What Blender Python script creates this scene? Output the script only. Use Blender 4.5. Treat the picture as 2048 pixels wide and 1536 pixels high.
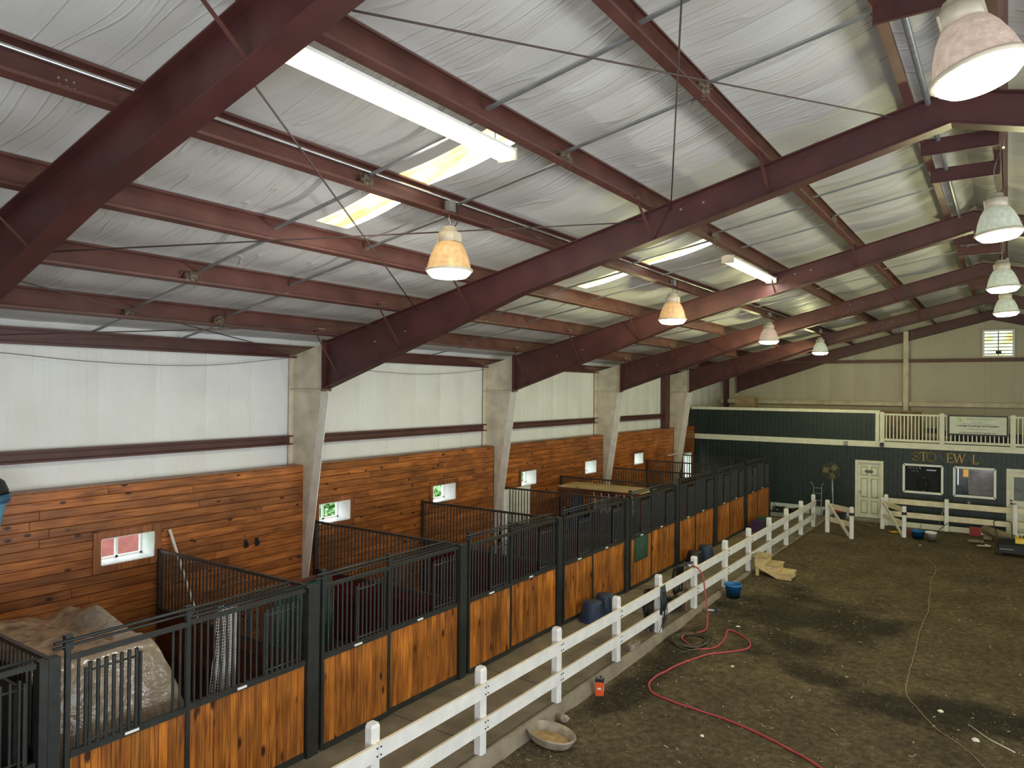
import bpy, math, random
from mathutils import Vector, Matrix, noise
random.seed(7)
PI = math.pi
sc = bpy.context.scene
COL = sc.collection
for o in list(bpy.data.objects):
    bpy.data.objects.remove(o)

# ------------------------------------------------------------------ camera
YAW, PIT, ROL, F, H = 0.6007, 0.0073, 0.0093, 1446.45, 4.6489
fw = Vector((-math.sin(YAW)*math.cos(PIT), math.cos(YAW)*math.cos(PIT), math.sin(PIT)))
rt0 = Vector((math.cos(YAW), math.sin(YAW), 0))
up0 = rt0.cross(fw)
rt = rt0*math.cos(ROL)+up0*math.sin(ROL)
up = -rt0*math.sin(ROL)+up0*math.cos(ROL)
cd = bpy.data.cameras.new('camera')
cam = bpy.data.objects.new('camera', cd)
COL.objects.link(cam)
cd.sensor_width = 36
cd.lens = F*36/2048
cd.clip_end = 300
cd.clip_start = 0.05
cam.matrix_world = Matrix(((rt.x, up.x, -fw.x, 0), (rt.y, up.y, -fw.y, 0), (rt.z, up.z, -fw.z, H), (0, 0, 0, 1)))
sc.camera = cam

# ------------------------------------------------------------------ view, world, sun, large lights
sc.view_settings.view_transform = 'Standard'
sc.view_settings.look = 'None'
sc.view_settings.gamma = 1
sc.view_settings.use_curve_mapping = False
sc.view_settings.exposure = 0.15
try:
    sc.cycles.max_bounces = 8
    sc.cycles.diffuse_bounces = 5
    sc.cycles.sample_clamp_indirect = 6
    sc.cycles.use_denoising = True
except Exception:
    pass
w = bpy.data.worlds.new('world')
sc.world = w
w.use_nodes = True
bg = w.node_tree.nodes['Background']
bg.inputs[0].default_value = (0.82, 0.93, 1.0, 1)
bg.inputs[1].default_value = 5.0

def light(name, kind, loc, energy, color, size=1.0, size_y=None, aim=None, **kw):
    l = bpy.data.lights.new(name, kind)
    l.energy = energy
    l.color = color
    if kind == 'AREA':
        l.size = size
        if size_y:
            l.shape = 'RECTANGLE'
            l.size_y = size_y
    elif kind in ('POINT', 'SPOT'):
        l.shadow_soft_size = size
    for k, v in kw.items():
        setattr(l, k, v)
    o = bpy.data.objects.new(name, l)
    COL.objects.link(o)
    o.location = loc
    if aim is not None:
        o.rotation_euler = Vector(aim).to_track_quat('-Z', 'Y').to_euler()
    return o

light('sun', 'SUN', (0, 0, 30), 1.9, (1, 0.93, 0.82), aim=(0.35, -0.25, -1), angle=0.03)
# unseen area lights as daylight from behind and right; no doors are built
light('unseen_back_light', 'AREA', (1.5, -3.0, 2.6), 560, (0.90, 0.95, 1.0), 8.5, 4.6, aim=(0, 1, 0.12))
light('unseen_side_light', 'AREA', (9.7, 6.0, 2.6), 950, (0.92, 0.96, 1.0), 12, 4.2, aim=(-1, 0.0, 0.10))
light('unseen_side_light', 'AREA', (9.7, 20.0, 2.6), 330, (1.0, 0.985, 0.70), 12, 3.6, aim=(-1, 0.1, 0.10))  # added yellowish fill for the far end

# ------------------------------------------------------------------ materials
def nt(name):
    m = bpy.data.materials.new(name)
    m.use_nodes = True
    t = m.node_tree
    return m, t, t.nodes, t.links, t.nodes['Principled BSDF']

def mat(name, col, rough=0.6, metal=0.0, vary=0.12, vscale=6.0, bump=0.0, bscale=40.0, emit=None, estr=0.0, col2=None, spec=0.5, alpha=None):
    m, t, N, L, B = nt(name)
    B.inputs['Roughness'].default_value = rough
    B.inputs['Metallic'].default_value = metal
    B.inputs['Specular IOR Level'].default_value = spec
    g = N.new('ShaderNodeNewGeometry')
    n = N.new('ShaderNodeTexNoise')
    n.inputs['Scale'].default_value = vscale
    n.inputs['Detail'].default_value = 4
    L.new(g.outputs['Position'], n.inputs['Vector'])
    r = N.new('ShaderNodeValToRGB')
    a = col2 if col2 else tuple(c*(1-vary*1.6) for c in col)
    b = tuple(min(1, c*(1+vary)) for c in col)
    r.color_ramp.elements[0].position = 0.32
    r.color_ramp.elements[1].position = 0.68
    r.color_ramp.elements[0].color = (*a, 1)
    r.color_ramp.elements[1].color = (*b, 1)
    L.new(n.outputs['Fac'], r.inputs['Fac'])
    L.new(r.outputs['Color'], B.inputs['Base Color'])
    if bump:
        n2 = N.new('ShaderNodeTexNoise')
        n2.inputs['Scale'].default_value = bscale
        n2.inputs['Detail'].default_value = 5
        L.new(g.outputs['Position'], n2.inputs['Vector'])
        bp = N.new('ShaderNodeBump')
        bp.inputs['Strength'].default_value = bump
        bp.inputs['Distance'].default_value = 0.02
        L.new(n2.outputs['Fac'], bp.inputs['Height'])
        L.new(bp.outputs['Normal'], B.inputs['Normal'])
    if emit:
        B.inputs['Emission Color'].default_value = (*emit, 1)
        B.inputs['Emission Strength'].default_value = estr
    if alpha is not None:
        B.inputs['Alpha'].default_value = alpha
    return m

def wood(name, c_dark, c_mid, c_light, grain='Y', knots=True, rough=0.42, kd=2.2, shade=0.5):
    """stained pine: grain runs along one world axis, every board shifted by its own random number"""
    m, t, N, L, B = nt(name)
    B.inputs['Roughness'].default_value = rough
    g = N.new('ShaderNodeNewGeometry')
    oi = N.new('ShaderNodeObjectInfo')
    add = N.new('ShaderNodeVectorMath'); add.operation = 'ADD'
    sc_ = N.new('ShaderNodeVectorMath'); sc_.operation = 'SCALE'
    comb = N.new('ShaderNodeCombineXYZ')
    for k in range(3):
        L.new(oi.outputs['Random'], comb.inputs[k])
    L.new(comb.outputs[0], sc_.inputs[0]); sc_.inputs['Scale'].default_value = 37.0
    L.new(g.outputs['Position'], add.inputs[0]); L.new(sc_.outputs[0], add.inputs[1])
    mp = N.new('ShaderNodeMapping')
    s = {'X': (1.2, 26, 26), 'Y': (26, 1.2, 26), 'Z': (26, 26, 1.2)}[grain]
    mp.inputs['Scale'].default_value = s
    L.new(add.outputs[0], mp.inputs['Vector'])
    n = N.new('ShaderNodeTexNoise'); n.inputs['Scale'].default_value = 1.0; n.inputs['Detail'].default_value = 5
    n.inputs['Distortion'].default_value = 1.3
    L.new(mp.outputs[0], n.inputs['Vector'])
    r = N.new('ShaderNodeValToRGB'); e = r.color_ramp.elements
    e[0].position = 0.3; e[0].color = (*c_dark, 1)
    e[1].position = 0.72; e[1].color = (*c_light, 1)
    mid = e.new(0.5); mid.color = (*c_mid, 1)
    L.new(n.outputs['Fac'], r.inputs['Fac'])
    # broad blotches
    n3 = N.new('ShaderNodeTexNoise'); n3.inputs['Scale'].default_value = 1.7; n3.inputs['Detail'].default_value = 2
    L.new(add.outputs[0], n3.inputs['Vector'])
    hsv = N.new('ShaderNodeHueSaturation')
    mr = N.new('ShaderNodeMapRange'); mr.inputs[1].default_value = 0.3; mr.inputs[2].default_value = 0.7
    mr.inputs[3].default_value = shade; mr.inputs[4].default_value = 1.35
    L.new(n3.outputs['Fac'], mr.inputs[0])
    rv = N.new('ShaderNodeMapRange'); rv.inputs[3].default_value = 0.72; rv.inputs[4].default_value = 1.25
    L.new(oi.outputs['Random'], rv.inputs[0])
    mul = N.new('ShaderNodeMath'); mul.operation = 'MULTIPLY'
    L.new(mr.outputs[0], mul.inputs[0]); L.new(rv.outputs[0], mul.inputs[1])
    L.new(mul.outputs[0], hsv.inputs['Value'])
    L.new(r.outputs['Color'], hsv.inputs['Color'])
    out = hsv.outputs['Color']
    if knots:
        mk = N.new('ShaderNodeMapping')
        ks = {'X': (0.5, 1, 1), 'Y': (1, 0.5, 1), 'Z': (1, 1, 0.5)}[grain]
        mk.inputs['Scale'].default_value = tuple(k*kd*1.6 for k in ks)
        L.new(add.outputs[0], mk.inputs['Vector'])
        v = N.new('ShaderNodeTexVoronoi'); v.inputs['Scale'].default_value = 1.5
        L.new(mk.outputs[0], v.inputs['Vector'])
        kr = N.new('ShaderNodeMapRange'); kr.inputs[1].default_value = 0.085; kr.inputs[2].default_value = 0.17
        kr.inputs[3].default_value = 0.0; kr.inputs[4].default_value = 1.0
        L.new(v.outputs['Distance'], kr.inputs[0])
        mx = N.new('ShaderNodeMix'); mx.data_type = 'RGBA'
        L.new(kr.outputs[0], mx.inputs[0])
        mx.inputs[6].default_value = (c_dark[0]*0.25, c_dark[1]*0.2, c_dark[2]*0.2, 1)
        L.new(out, mx.inputs[7])
        out = mx.outputs[2]
    L.new(out, B.inputs['Base Color'])
    bp = N.new('ShaderNodeBump'); bp.inputs['Strength'].default_value = 0.15; bp.inputs['Distance'].default_value = 0.01
    L.new(n.outputs['Fac'], bp.inputs['Height']); L.new(bp.outputs['Normal'], B.inputs['Normal'])
    return m

def fabric(name, col, along, rough=0.52):
    """white vinyl-faced insulation: fine creases running along one direction, slightly slanted"""
    m, t, N, L, B = nt(name)
    B.inputs['Roughness'].default_value = rough
    g = N.new('ShaderNodeNewGeometry')
    mp = N.new('ShaderNodeMapping')
    if along == 'X':
        mp.inputs['Scale'].default_value = (0.55, 5, 0.55)
    else:
        mp.inputs['Scale'].default_value = (1, 5, 0.45)
    L.new(g.outputs['Position'], mp.inputs['Vector'])
    n = N.new('ShaderNodeTexNoise'); n.inputs['Scale'].default_value = 1; n.inputs['Detail'].default_value = 3.5
    n.inputs['Distortion'].default_value = 0.7
    L.new(mp.outputs[0], n.inputs['Vector'])
    bp = N.new('ShaderNodeBump'); bp.inputs['Strength'].default_value = 0.35; bp.inputs['Distance'].default_value = 0.03
    L.new(n.outputs['Fac'], bp.inputs['Height'])
    # thin sharp creases along the contour lines of a long soft noise
    mp2 = N.new('ShaderNodeMapping')
    mp2.inputs['Scale'].default_value = (0.22, 2.2, 0.22) if along == 'X' else (1, 2.0, 0.16)
    mp2.inputs['Rotation'].default_value = (0, 0, 0.06) if along == 'X' else (0.05, 0, 0)
    L.new(g.outputs['Position'], mp2.inputs['Vector'])
    nr = N.new('ShaderNodeTexNoise'); nr.inputs['Scale'].default_value = 1; nr.inputs['Detail'].default_value = 2; nr.inputs['Distortion'].default_value = 0.4
    L.new(mp2.outputs[0], nr.inputs['Vector'])
    wv = N.new('ShaderNodeMath'); wv.operation = 'PINGPONG'; wv.inputs[1].default_value = 0.055
    L.new(nr.outputs['Fac'], wv.inputs[0])
    cr = N.new('ShaderNodeMapRange'); cr.inputs[1].default_value = 0.0; cr.inputs[2].default_value = 0.014
    cr.inputs[3].default_value = 1; cr.inputs[4].default_value = 0
    L.new(wv.outputs[0], cr.inputs[0])
    bp2 = N.new('ShaderNodeBump'); bp2.inputs['Strength'].default_value = 0.42 if along == 'X' else 0.2; bp2.inputs['Distance'].default_value = 0.02
    L.new(cr.outputs[0], bp2.inputs['Height']); L.new(bp.outputs['Normal'], bp2.inputs['Normal'])
    L.new(bp2.outputs['Normal'], B.inputs['Normal'])
    n2 = N.new('ShaderNodeTexNoise'); n2.inputs['Scale'].default_value = 1.3; n2.inputs['Detail'].default_value = 6
    L.new(g.outputs['Position'], n2.inputs['Vector'])
    r = N.new('ShaderNodeValToRGB')
    r.color_ramp.elements[0].position = 0.3; r.color_ramp.elements[0].color = (col[0]*.93, col[1]*.92, col[2]*.90, 1)
    r.color_ramp.elements[1].position = 0.6; r.color_ramp.elements[1].color = (*col, 1)
    L.new(n2.outputs['Fac'], r.inputs['Fac'])
    L.new(r.outputs['Color'], B.inputs['Base Color'])
    return m

M = {}
M['red'] = mat('oxide_red_steel', (0.086, 0.027, 0.025), 0.5, 0, 0.16, 2.5, 0.05, 30)
M['purlin'] = mat('oxide_red_purlin', (0.120, 0.046, 0.036), 0.52, 0, 0.16, 2.5, 0.05, 30)
M['cream'] = mat('cream_painted_steel', (0.66, 0.60, 0.47), 0.55, 0, 0.14, 3.0, 0.05, 20, col2=(0.54, 0.47, 0.35))
M['groove'] = mat('door_groove_shade', (0.40, 0.41, 0.29), 0.7)  # panel shadow painted into the moulding colour
M['flange'] = mat('lit_column_flange', (0.82, 0.79, 0.70), 0.5, 0, 0.08, 4)  # column paint made paler, for the light on the front flange
M['warmw'] = mat('lamplit_bare_fence_board', (0.76, 0.68, 0.48), 0.6, 0, 0.10, 4)  # yellow lamplight painted into white boards; left gate also bare tan wood
M['galv'] = mat('galvanised', (0.36, 0.38, 0.38), 0.4, 0.6, 0.1, 8)
M['rod'] = mat('rod_steel', (0.10, 0.07, 0.06), 0.6, 0.3, 0.1)
M['roof'] = fabric('white_vinyl_roof', (0.66, 0.655, 0.64), 'X')
M['wallv'] = fabric('white_vinyl_wall', (0.80, 0.82, 0.81), 'Z')
M['gablev'] = fabric('cream_vinyl_gable', (0.50, 0.46, 0.35), 'Z')
M['pinew'] = wood('stained_pine_wall', (0.15, 0.038, 0.008), (0.30, 0.092, 0.018), (0.43, 0.155, 0.034), 'Y', shade=0.72)
M['pines'] = wood('stained_pine_stall', (0.16, 0.040, 0.006), (0.37, 0.117, 0.013), (0.53, 0.205, 0.028), 'Z', kd=1.6, shade=0.6)
M['pinet'] = wood('stained_pine_trim', (0.12, 0.03, 0.01), (0.26, 0.085, 0.025), (0.36, 0.13, 0.04), 'Z', knots=False)
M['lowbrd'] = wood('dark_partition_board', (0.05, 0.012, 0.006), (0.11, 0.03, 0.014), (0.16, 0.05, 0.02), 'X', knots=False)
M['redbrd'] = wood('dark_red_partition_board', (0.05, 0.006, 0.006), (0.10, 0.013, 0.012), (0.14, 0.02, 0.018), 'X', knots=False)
M['black'] = mat('dark_grey_stall_paint', (0.023, 0.026, 0.024), 0.42, 0.1, 0.15, 9)
M['blackg'] = mat('stall_bar_paint', (0.027, 0.031, 0.029), 0.38, 0.1, 0.15, 9)
M['rustbar'] = mat('partition_bar_paint', (0.055, 0.042, 0.036), 0.45, 0.2, 0.2, 9)
M['white'] = mat('white_fence_paint', (0.80, 0.80, 0.77), 0.5, 0, 0.05, 5)
M['whitetop'] = mat('lamplit_fence_top', (0.66, 0.52, 0.30), 0.7, 0, 0.3, 14, col2=(0.75, 0.72, 0.62))  # warm light from the lamps overhead, painted on the rail tops
M['creamw'] = mat('cream_white_trim', (0.72, 0.71, 0.58), 0.5, 0, 0.06, 5)
M['green'] = mat('dark_green_siding', (0.017, 0.030, 0.027), 0.42, 0, 0.15, 5, 0.1, 60)
M['conc'] = mat('aisle_concrete', (0.20, 0.172, 0.122), 0.42, 0, 0.22, 2.2, 0.12, 25)
M['curb'] = mat('rough_curb', (0.25, 0.21, 0.15), 0.8, 0, 0.14, 3, 0.25, 30)
M['glass'] = mat('glass', (0.05, 0.06, 0.06), 0.04, 0, 0, alpha=0.15)
M['vinylw'] = mat('white_window_vinyl', (0.85, 0.85, 0.83), 0.4, 0, 0.03)
M['dark'] = mat('black_plastic', (0.012, 0.012, 0.013), 0.5)
M['rubber'] = mat('black_rubber', (0.02, 0.02, 0.02), 0.7)
M['nest'] = mat('nest_mud', (0.16, 0.12, 0.08), 0.95, 0, 0.5, 30, 0.8, 60)
M['bluetub'] = mat('navy_tub', (0.022, 0.040, 0.085), 0.5, 0, 0.1)
M['bluepail'] = mat('blue_pail', (0.012, 0.16, 0.42), 0.45, 0, 0.1)
M['purple'] = mat('purple_plastic', (0.06, 0.025, 0.09), 0.5)
M['greenp'] = mat('green_plastic', (0.015, 0.09, 0.05), 0.5)
M['hose'] = mat('red_hose', (0.40, 0.05, 0.055), 0.5, 0, 0.12)
M['ghose'] = mat('olive_hose', (0.075, 0.068, 0.038), 0.6, 0, 0.25)
M['wire'] = mat('tan_wire', (0.40, 0.27, 0.14), 0.6)
M['orange'] = mat('orange_can', (0.75, 0.10, 0.02), 0.4, 0, 0.1)
M['ply'] = wood('pale_new_lumber', (0.34, 0.23, 0.08), (0.52, 0.38, 0.17), (0.66, 0.52, 0.27), 'Y', knots=False, shade=0.8)
M['straw'] = mat('hay', (0.33, 0.24, 0.11), 0.9, 0, 0.4, 25, 0.8, 50)
M['tarpdust'] = mat('dusty_tarp_top', (0.33, 0.225, 0.145), 0.38, 0, 0.5, 7, 0.8, 7, col2=(0.13, 0.08, 0.05))
M['gold'] = mat('gold_letter', (0.50, 0.30, 0.05), 0.35, 0.3, 0.1)
M['ghost'] = mat('faded_letter', (0.065, 0.085, 0.08), 0.5)
M['signw'] = mat('banner_white', (0.62, 0.66, 0.56), 0.5, 0, 0.05)
M['ink'] = mat('banner_ink', (0.03, 0.04, 0.03), 0.6)
M['inkl'] = mat('banner_ink_pale', (0.25, 0.33, 0.18), 0.6)
M['yellow'] = mat('yellow_paint', (0.75, 0.50, 0.02), 0.4)
M['grey'] = mat('grey_paint', (0.30, 0.30, 0.30), 0.5)
M['steel'] = mat('bright_steel', (0.5, 0.5, 0.5), 0.3, 0.9)
M['redp'] = mat('red_plastic', (0.35, 0.03, 0.03), 0.45)
M['stone'] = mat('stone', (0.30, 0.24, 0.18), 0.9, 0, 0.3, 12, 0.4, 20)
M['pan'] = mat('dusty_rubber_pan', (0.36, 0.30, 0.22), 0.6, 0, 0.2, 8, 0.2, 30)
M['pansed'] = mat('dried_sediment', (0.42, 0.28, 0.12), 0.85, 0, 0.25, 8, 0.3, 20)
M['net'] = mat('white_plastic_mesh', (0.72, 0.72, 0.70), 0.5)
M['tan'] = mat('loft_cardboard', (0.33, 0.23, 0.12), 0.8, 0, 0.15)
M['brownpanel'] = wood('loft_plank_door', (0.10, 0.06, 0.03), (0.22, 0.13, 0.06), (0.30, 0.19, 0.09), 'Z', knots=False)
M['lamphouse'] = mat('lamp_ballast_paint', (0.66, 0.60, 0.46), 0.5, 0.1, 0.1)
M['tube'] = mat('lit_tube', (1, 1, 0.9), 0.4, emit=(1, 0.95, 0.66), estr=1.7)
M['lenscool'] = mat('lit_lens', (1, 1, 1), 0.4, emit=(0.98, 1.0, 0.95), estr=7.0)
M['shadeamber'] = mat('amber_prismatic_shade', (0.62, 0.40, 0.20), 0.35, 0, 0.2, 18, 0.4, 40, emit=(1.0, 0.60, 0.25), estr=0.30)
M['shadepink'] = mat('dusty_prismatic_shade', (0.55, 0.42, 0.36), 0.35, 0, 0.2, 18, 0.4, 40, emit=(1.0, 0.78, 0.6), estr=0.22)
M['shadegrey'] = mat('clear_prismatic_shade', (0.55, 0.57, 0.48), 0.35, 0, 0.15, 18, 0.3, 40, emit=(0.85, 1.0, 0.75), estr=0.20)
M['asphalt'] = mat('outside_grass', (0.10, 0.22, 0.05), 0.9, 0, 0.3, 3)
M['barnred'] = mat('outside_red_siding', (0.75, 0.22, 0.20), 0.6)
M['leaf'] = mat('leaf', (0.13, 0.30, 0.07), 0.6, 0, 0.4, 5)
M['greentarp'] = mat('dark_green_canvas', (0.010, 0.045, 0.032), 0.6, 0, 0.3, 4, 0.3, 12)
M['navycloth'] = mat('navy_cloth', (0.01, 0.015, 0.05), 0.8)
M['bluecloth'] = mat('blue_nylon', (0.05, 0.22, 0.38), 0.5)
M['greyblue'] = mat('office_wall', (0.5, 0.5, 0.52), 0.6)
M['officedoor'] = mat('office_door_paint', (0.42, 0.38, 0.42), 0.4)
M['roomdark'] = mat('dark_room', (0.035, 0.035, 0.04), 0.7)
M['paper'] = mat('orange_paper', (0.9, 0.45, 0.05), 0.6)

# translucent roof light
def translucent(name, col, mix=0.85):
    m, t, N, L, B = nt(name)
    tr = N.new('ShaderNodeBsdfTranslucent')
    g = N.new('ShaderNodeNewGeometry')
    mp = N.new('ShaderNodeMapping'); mp.inputs['Scale'].default_value = (1.0, 5, 1.0)
    n = N.new('ShaderNodeTexNoise'); n.inputs['Scale'].default_value = 1.6; n.inputs['Detail'].default_value = 5
    L.new(g.outputs['Position'], mp.inputs[0]); L.new(mp.outputs[0], n.inputs['Vector'])
    r = N.new('ShaderNodeValToRGB')
    r.color_ramp.elements[0].position = 0.35; r.color_ramp.elements[0].color = (col[0]*.72, col[1]*.5, col[2]*.3, 1)
    r.color_ramp.elements[1].position = 0.55; r.color_ramp.elements[1].color = (*col, 1)
    L.new(n.outputs['Fac'], r.inputs['Fac'])
    L.new(r.outputs['Color'], tr.inputs['Color'])
    L.new(r.outputs['Color'], B.inputs['Base Color'])
    mx = N.new('ShaderNodeMixShader'); mx.inputs[0].default_value = mix
    L.new(B.outputs[0], mx.inputs[1]); L.new(tr.outputs[0], mx.inputs[2])
    L.new(mx.outputs[0], N['Material Output'].inputs['Surface'])
    return m
M['skylight'] = translucent('fibreglass_panel', (0.62, 0.44, 0.20))
M['poly'] = None
def plastic_sheet(name, col, alpha):
    m, t, N, L, B = nt(name)
    B.inputs['Base Color'].default_value = (*col, 1)
    B.inputs['Roughness'].default_value = 0.16
    B.inputs['Specular IOR Level'].default_value = 0.8
    g = N.new('ShaderNodeNewGeometry')
    n = N.new('ShaderNodeTexNoise'); n.inputs['Scale'].default_value = 2.6; n.inputs['Detail'].default_value = 4
    n.inputs['Distortion'].default_value = 1.2
    L.new(g.outputs['Position'], n.inputs['Vector'])
    bp = N.new('ShaderNodeBump'); bp.inputs['Strength'].default_value = 0.9; bp.inputs['Distance'].default_value = 0.06
    L.new(n.outputs['Fac'], bp.inputs['Height']); L.new(bp.outputs['Normal'], B.inputs['Normal'])
    B.inputs['Alpha'].default_value = alpha
    return m
M['poly'] = plastic_sheet('clear_plastic_sheet', (0.34, 0.27, 0.195), 0.95)

# dirt with damp dark areas
def dirt():
    m, t, N, L, B = nt('arena_footing')
    B.inputs['Roughness'].default_value = 0.92
    B.inputs['Specular IOR Level'].default_value = 0.2
    g = N.new('ShaderNodeNewGeometry')
    n = N.new('ShaderNodeTexNoise'); n.inputs['Scale'].default_value = 9; n.inputs['Detail'].default_value = 9
    n.inputs['Roughness'].default_value = 0.72
    L.new(g.outputs['Position'], n.inputs['Vector'])
    r = N.new('ShaderNodeValToRGB'); e = r.color_ramp.elements
    e[0].position = 0.3; e[0].color = (0.034, 0.026, 0.014, 1)
    e[1].position = 0.75; e[1].color = (0.20, 0.155, 0.082, 1)
    k = e.new(0.52); k.color = (0.100, 0.077, 0.041, 1)
    L.new(n.outputs['Fac'], r.inputs['Fac'])
    nb = N.new('ShaderNodeTexNoise'); nb.inputs['Scale'].default_value = 0.9; nb.inputs['Detail'].default_value = 4
    L.new(g.outputs['Position'], nb.inputs['Vector'])
    last = None
    # (x, y, rx, ry): damp places seen on the footing
    for (x, y, rx, ry) in [(-4.0, 16.0, 1.2, 1.9), (-2.6, 16.4, 1.0, 1.3), (-3.8, 14.6, 1.0, 1.0), (-2.6, 13.0, 0.8, 0.5), (-1.6, 12.6, 1.0, 0.55), (-0.4, 12.8, 1.2, 0.6), (-5.0, 10.4, 0.35, 1.3), (-5.1, 13.0, 0.5, 1.2)]:
        sub = N.new('ShaderNodeVectorMath'); sub.operation = 'SUBTRACT'; sub.inputs[1].default_value = (x, y, 0)
        L.new(g.outputs['Position'], sub.inputs[0])
        ml = N.new('ShaderNodeVectorMath'); ml.operation = 'MULTIPLY'; ml.inputs[1].default_value = (1/rx, 1/ry, 0)
        L.new(sub.outputs[0], ml.inputs[0])
        ln = N.new('ShaderNodeVectorMath'); ln.operation = 'LENGTH'; L.new(ml.outputs[0], ln.inputs[0])
        ad = N.new('ShaderNodeMath'); ad.operation = 'ADD'
        L.new(ln.outputs['Value'], ad.inputs[0]); 
        nn = N.new('ShaderNodeMath'); nn.operation = 'MULTIPLY_ADD'; nn.inputs[1].default_value = 2.4; nn.inputs[2].default_value = -1.2
        L.new(nb.outputs['Fac'], nn.inputs[0]); L.new(nn.outputs[0], ad.inputs[1])
        mr = N.new('ShaderNodeMapRange'); mr.inputs[1].default_value = 0.55; mr.inputs[2].default_value = 1.15
        L.new(ad.outputs[0], mr.inputs[0])
        if last is None:
            last = mr.outputs[0]
        else:
            mn = N.new('ShaderNodeMath'); mn.operation = 'MINIMUM'
            L.new(last, mn.inputs[0]); L.new(mr.outputs[0], mn.inputs[1]); last = mn.outputs[0]
    mx = N.new('ShaderNodeMix'); mx.data_type = 'RGBA'; mx.blend_type = 'MULTIPLY'
    inv = N.new('ShaderNodeMapRange'); inv.inputs[3].default_value = 0.36; inv.inputs[4].default_value = 1.0
    L.new(last, inv.inputs[0])
    hs = N.new('ShaderNodeHueSaturation'); L.new(inv.outputs[0], hs.inputs['Value']); L.new(r.outputs['Color'], hs.inputs['Color'])
    br = N.new('ShaderNodeMapRange'); br.inputs[1].default_value = 0.3; br.inputs[2].default_value = 0.7
    br.inputs[3].default_value = 0.75; br.inputs[4].default_value = 1.25
    L.new(nb.outputs['Fac'], br.inputs[0])
    hs2 = N.new('ShaderNodeHueSaturation'); L.new(br.outputs[0], hs2.inputs['Value']); L.new(hs.outputs['Color'], hs2.inputs['Color'])
    L.new(hs2.outputs['Color'], B.inputs['Base Color'])
    n2 = N.new('ShaderNodeTexNoise'); n2.inputs['Scale'].default_value = 22; n2.inputs['Detail'].default_value = 8
    L.new(g.outputs['Position'], n2.inputs['Vector'])
    bp = N.new('ShaderNodeBump'); bp.inputs['Strength'].default_value = 0.9; bp.inputs['Distance'].default_value = 0.04
    L.new(n2.outputs['Fac'], bp.inputs['Height']); L.new(bp.outputs['Normal'], B.inputs['Normal'])
    return m
M['dirt'] = dirt()

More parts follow.
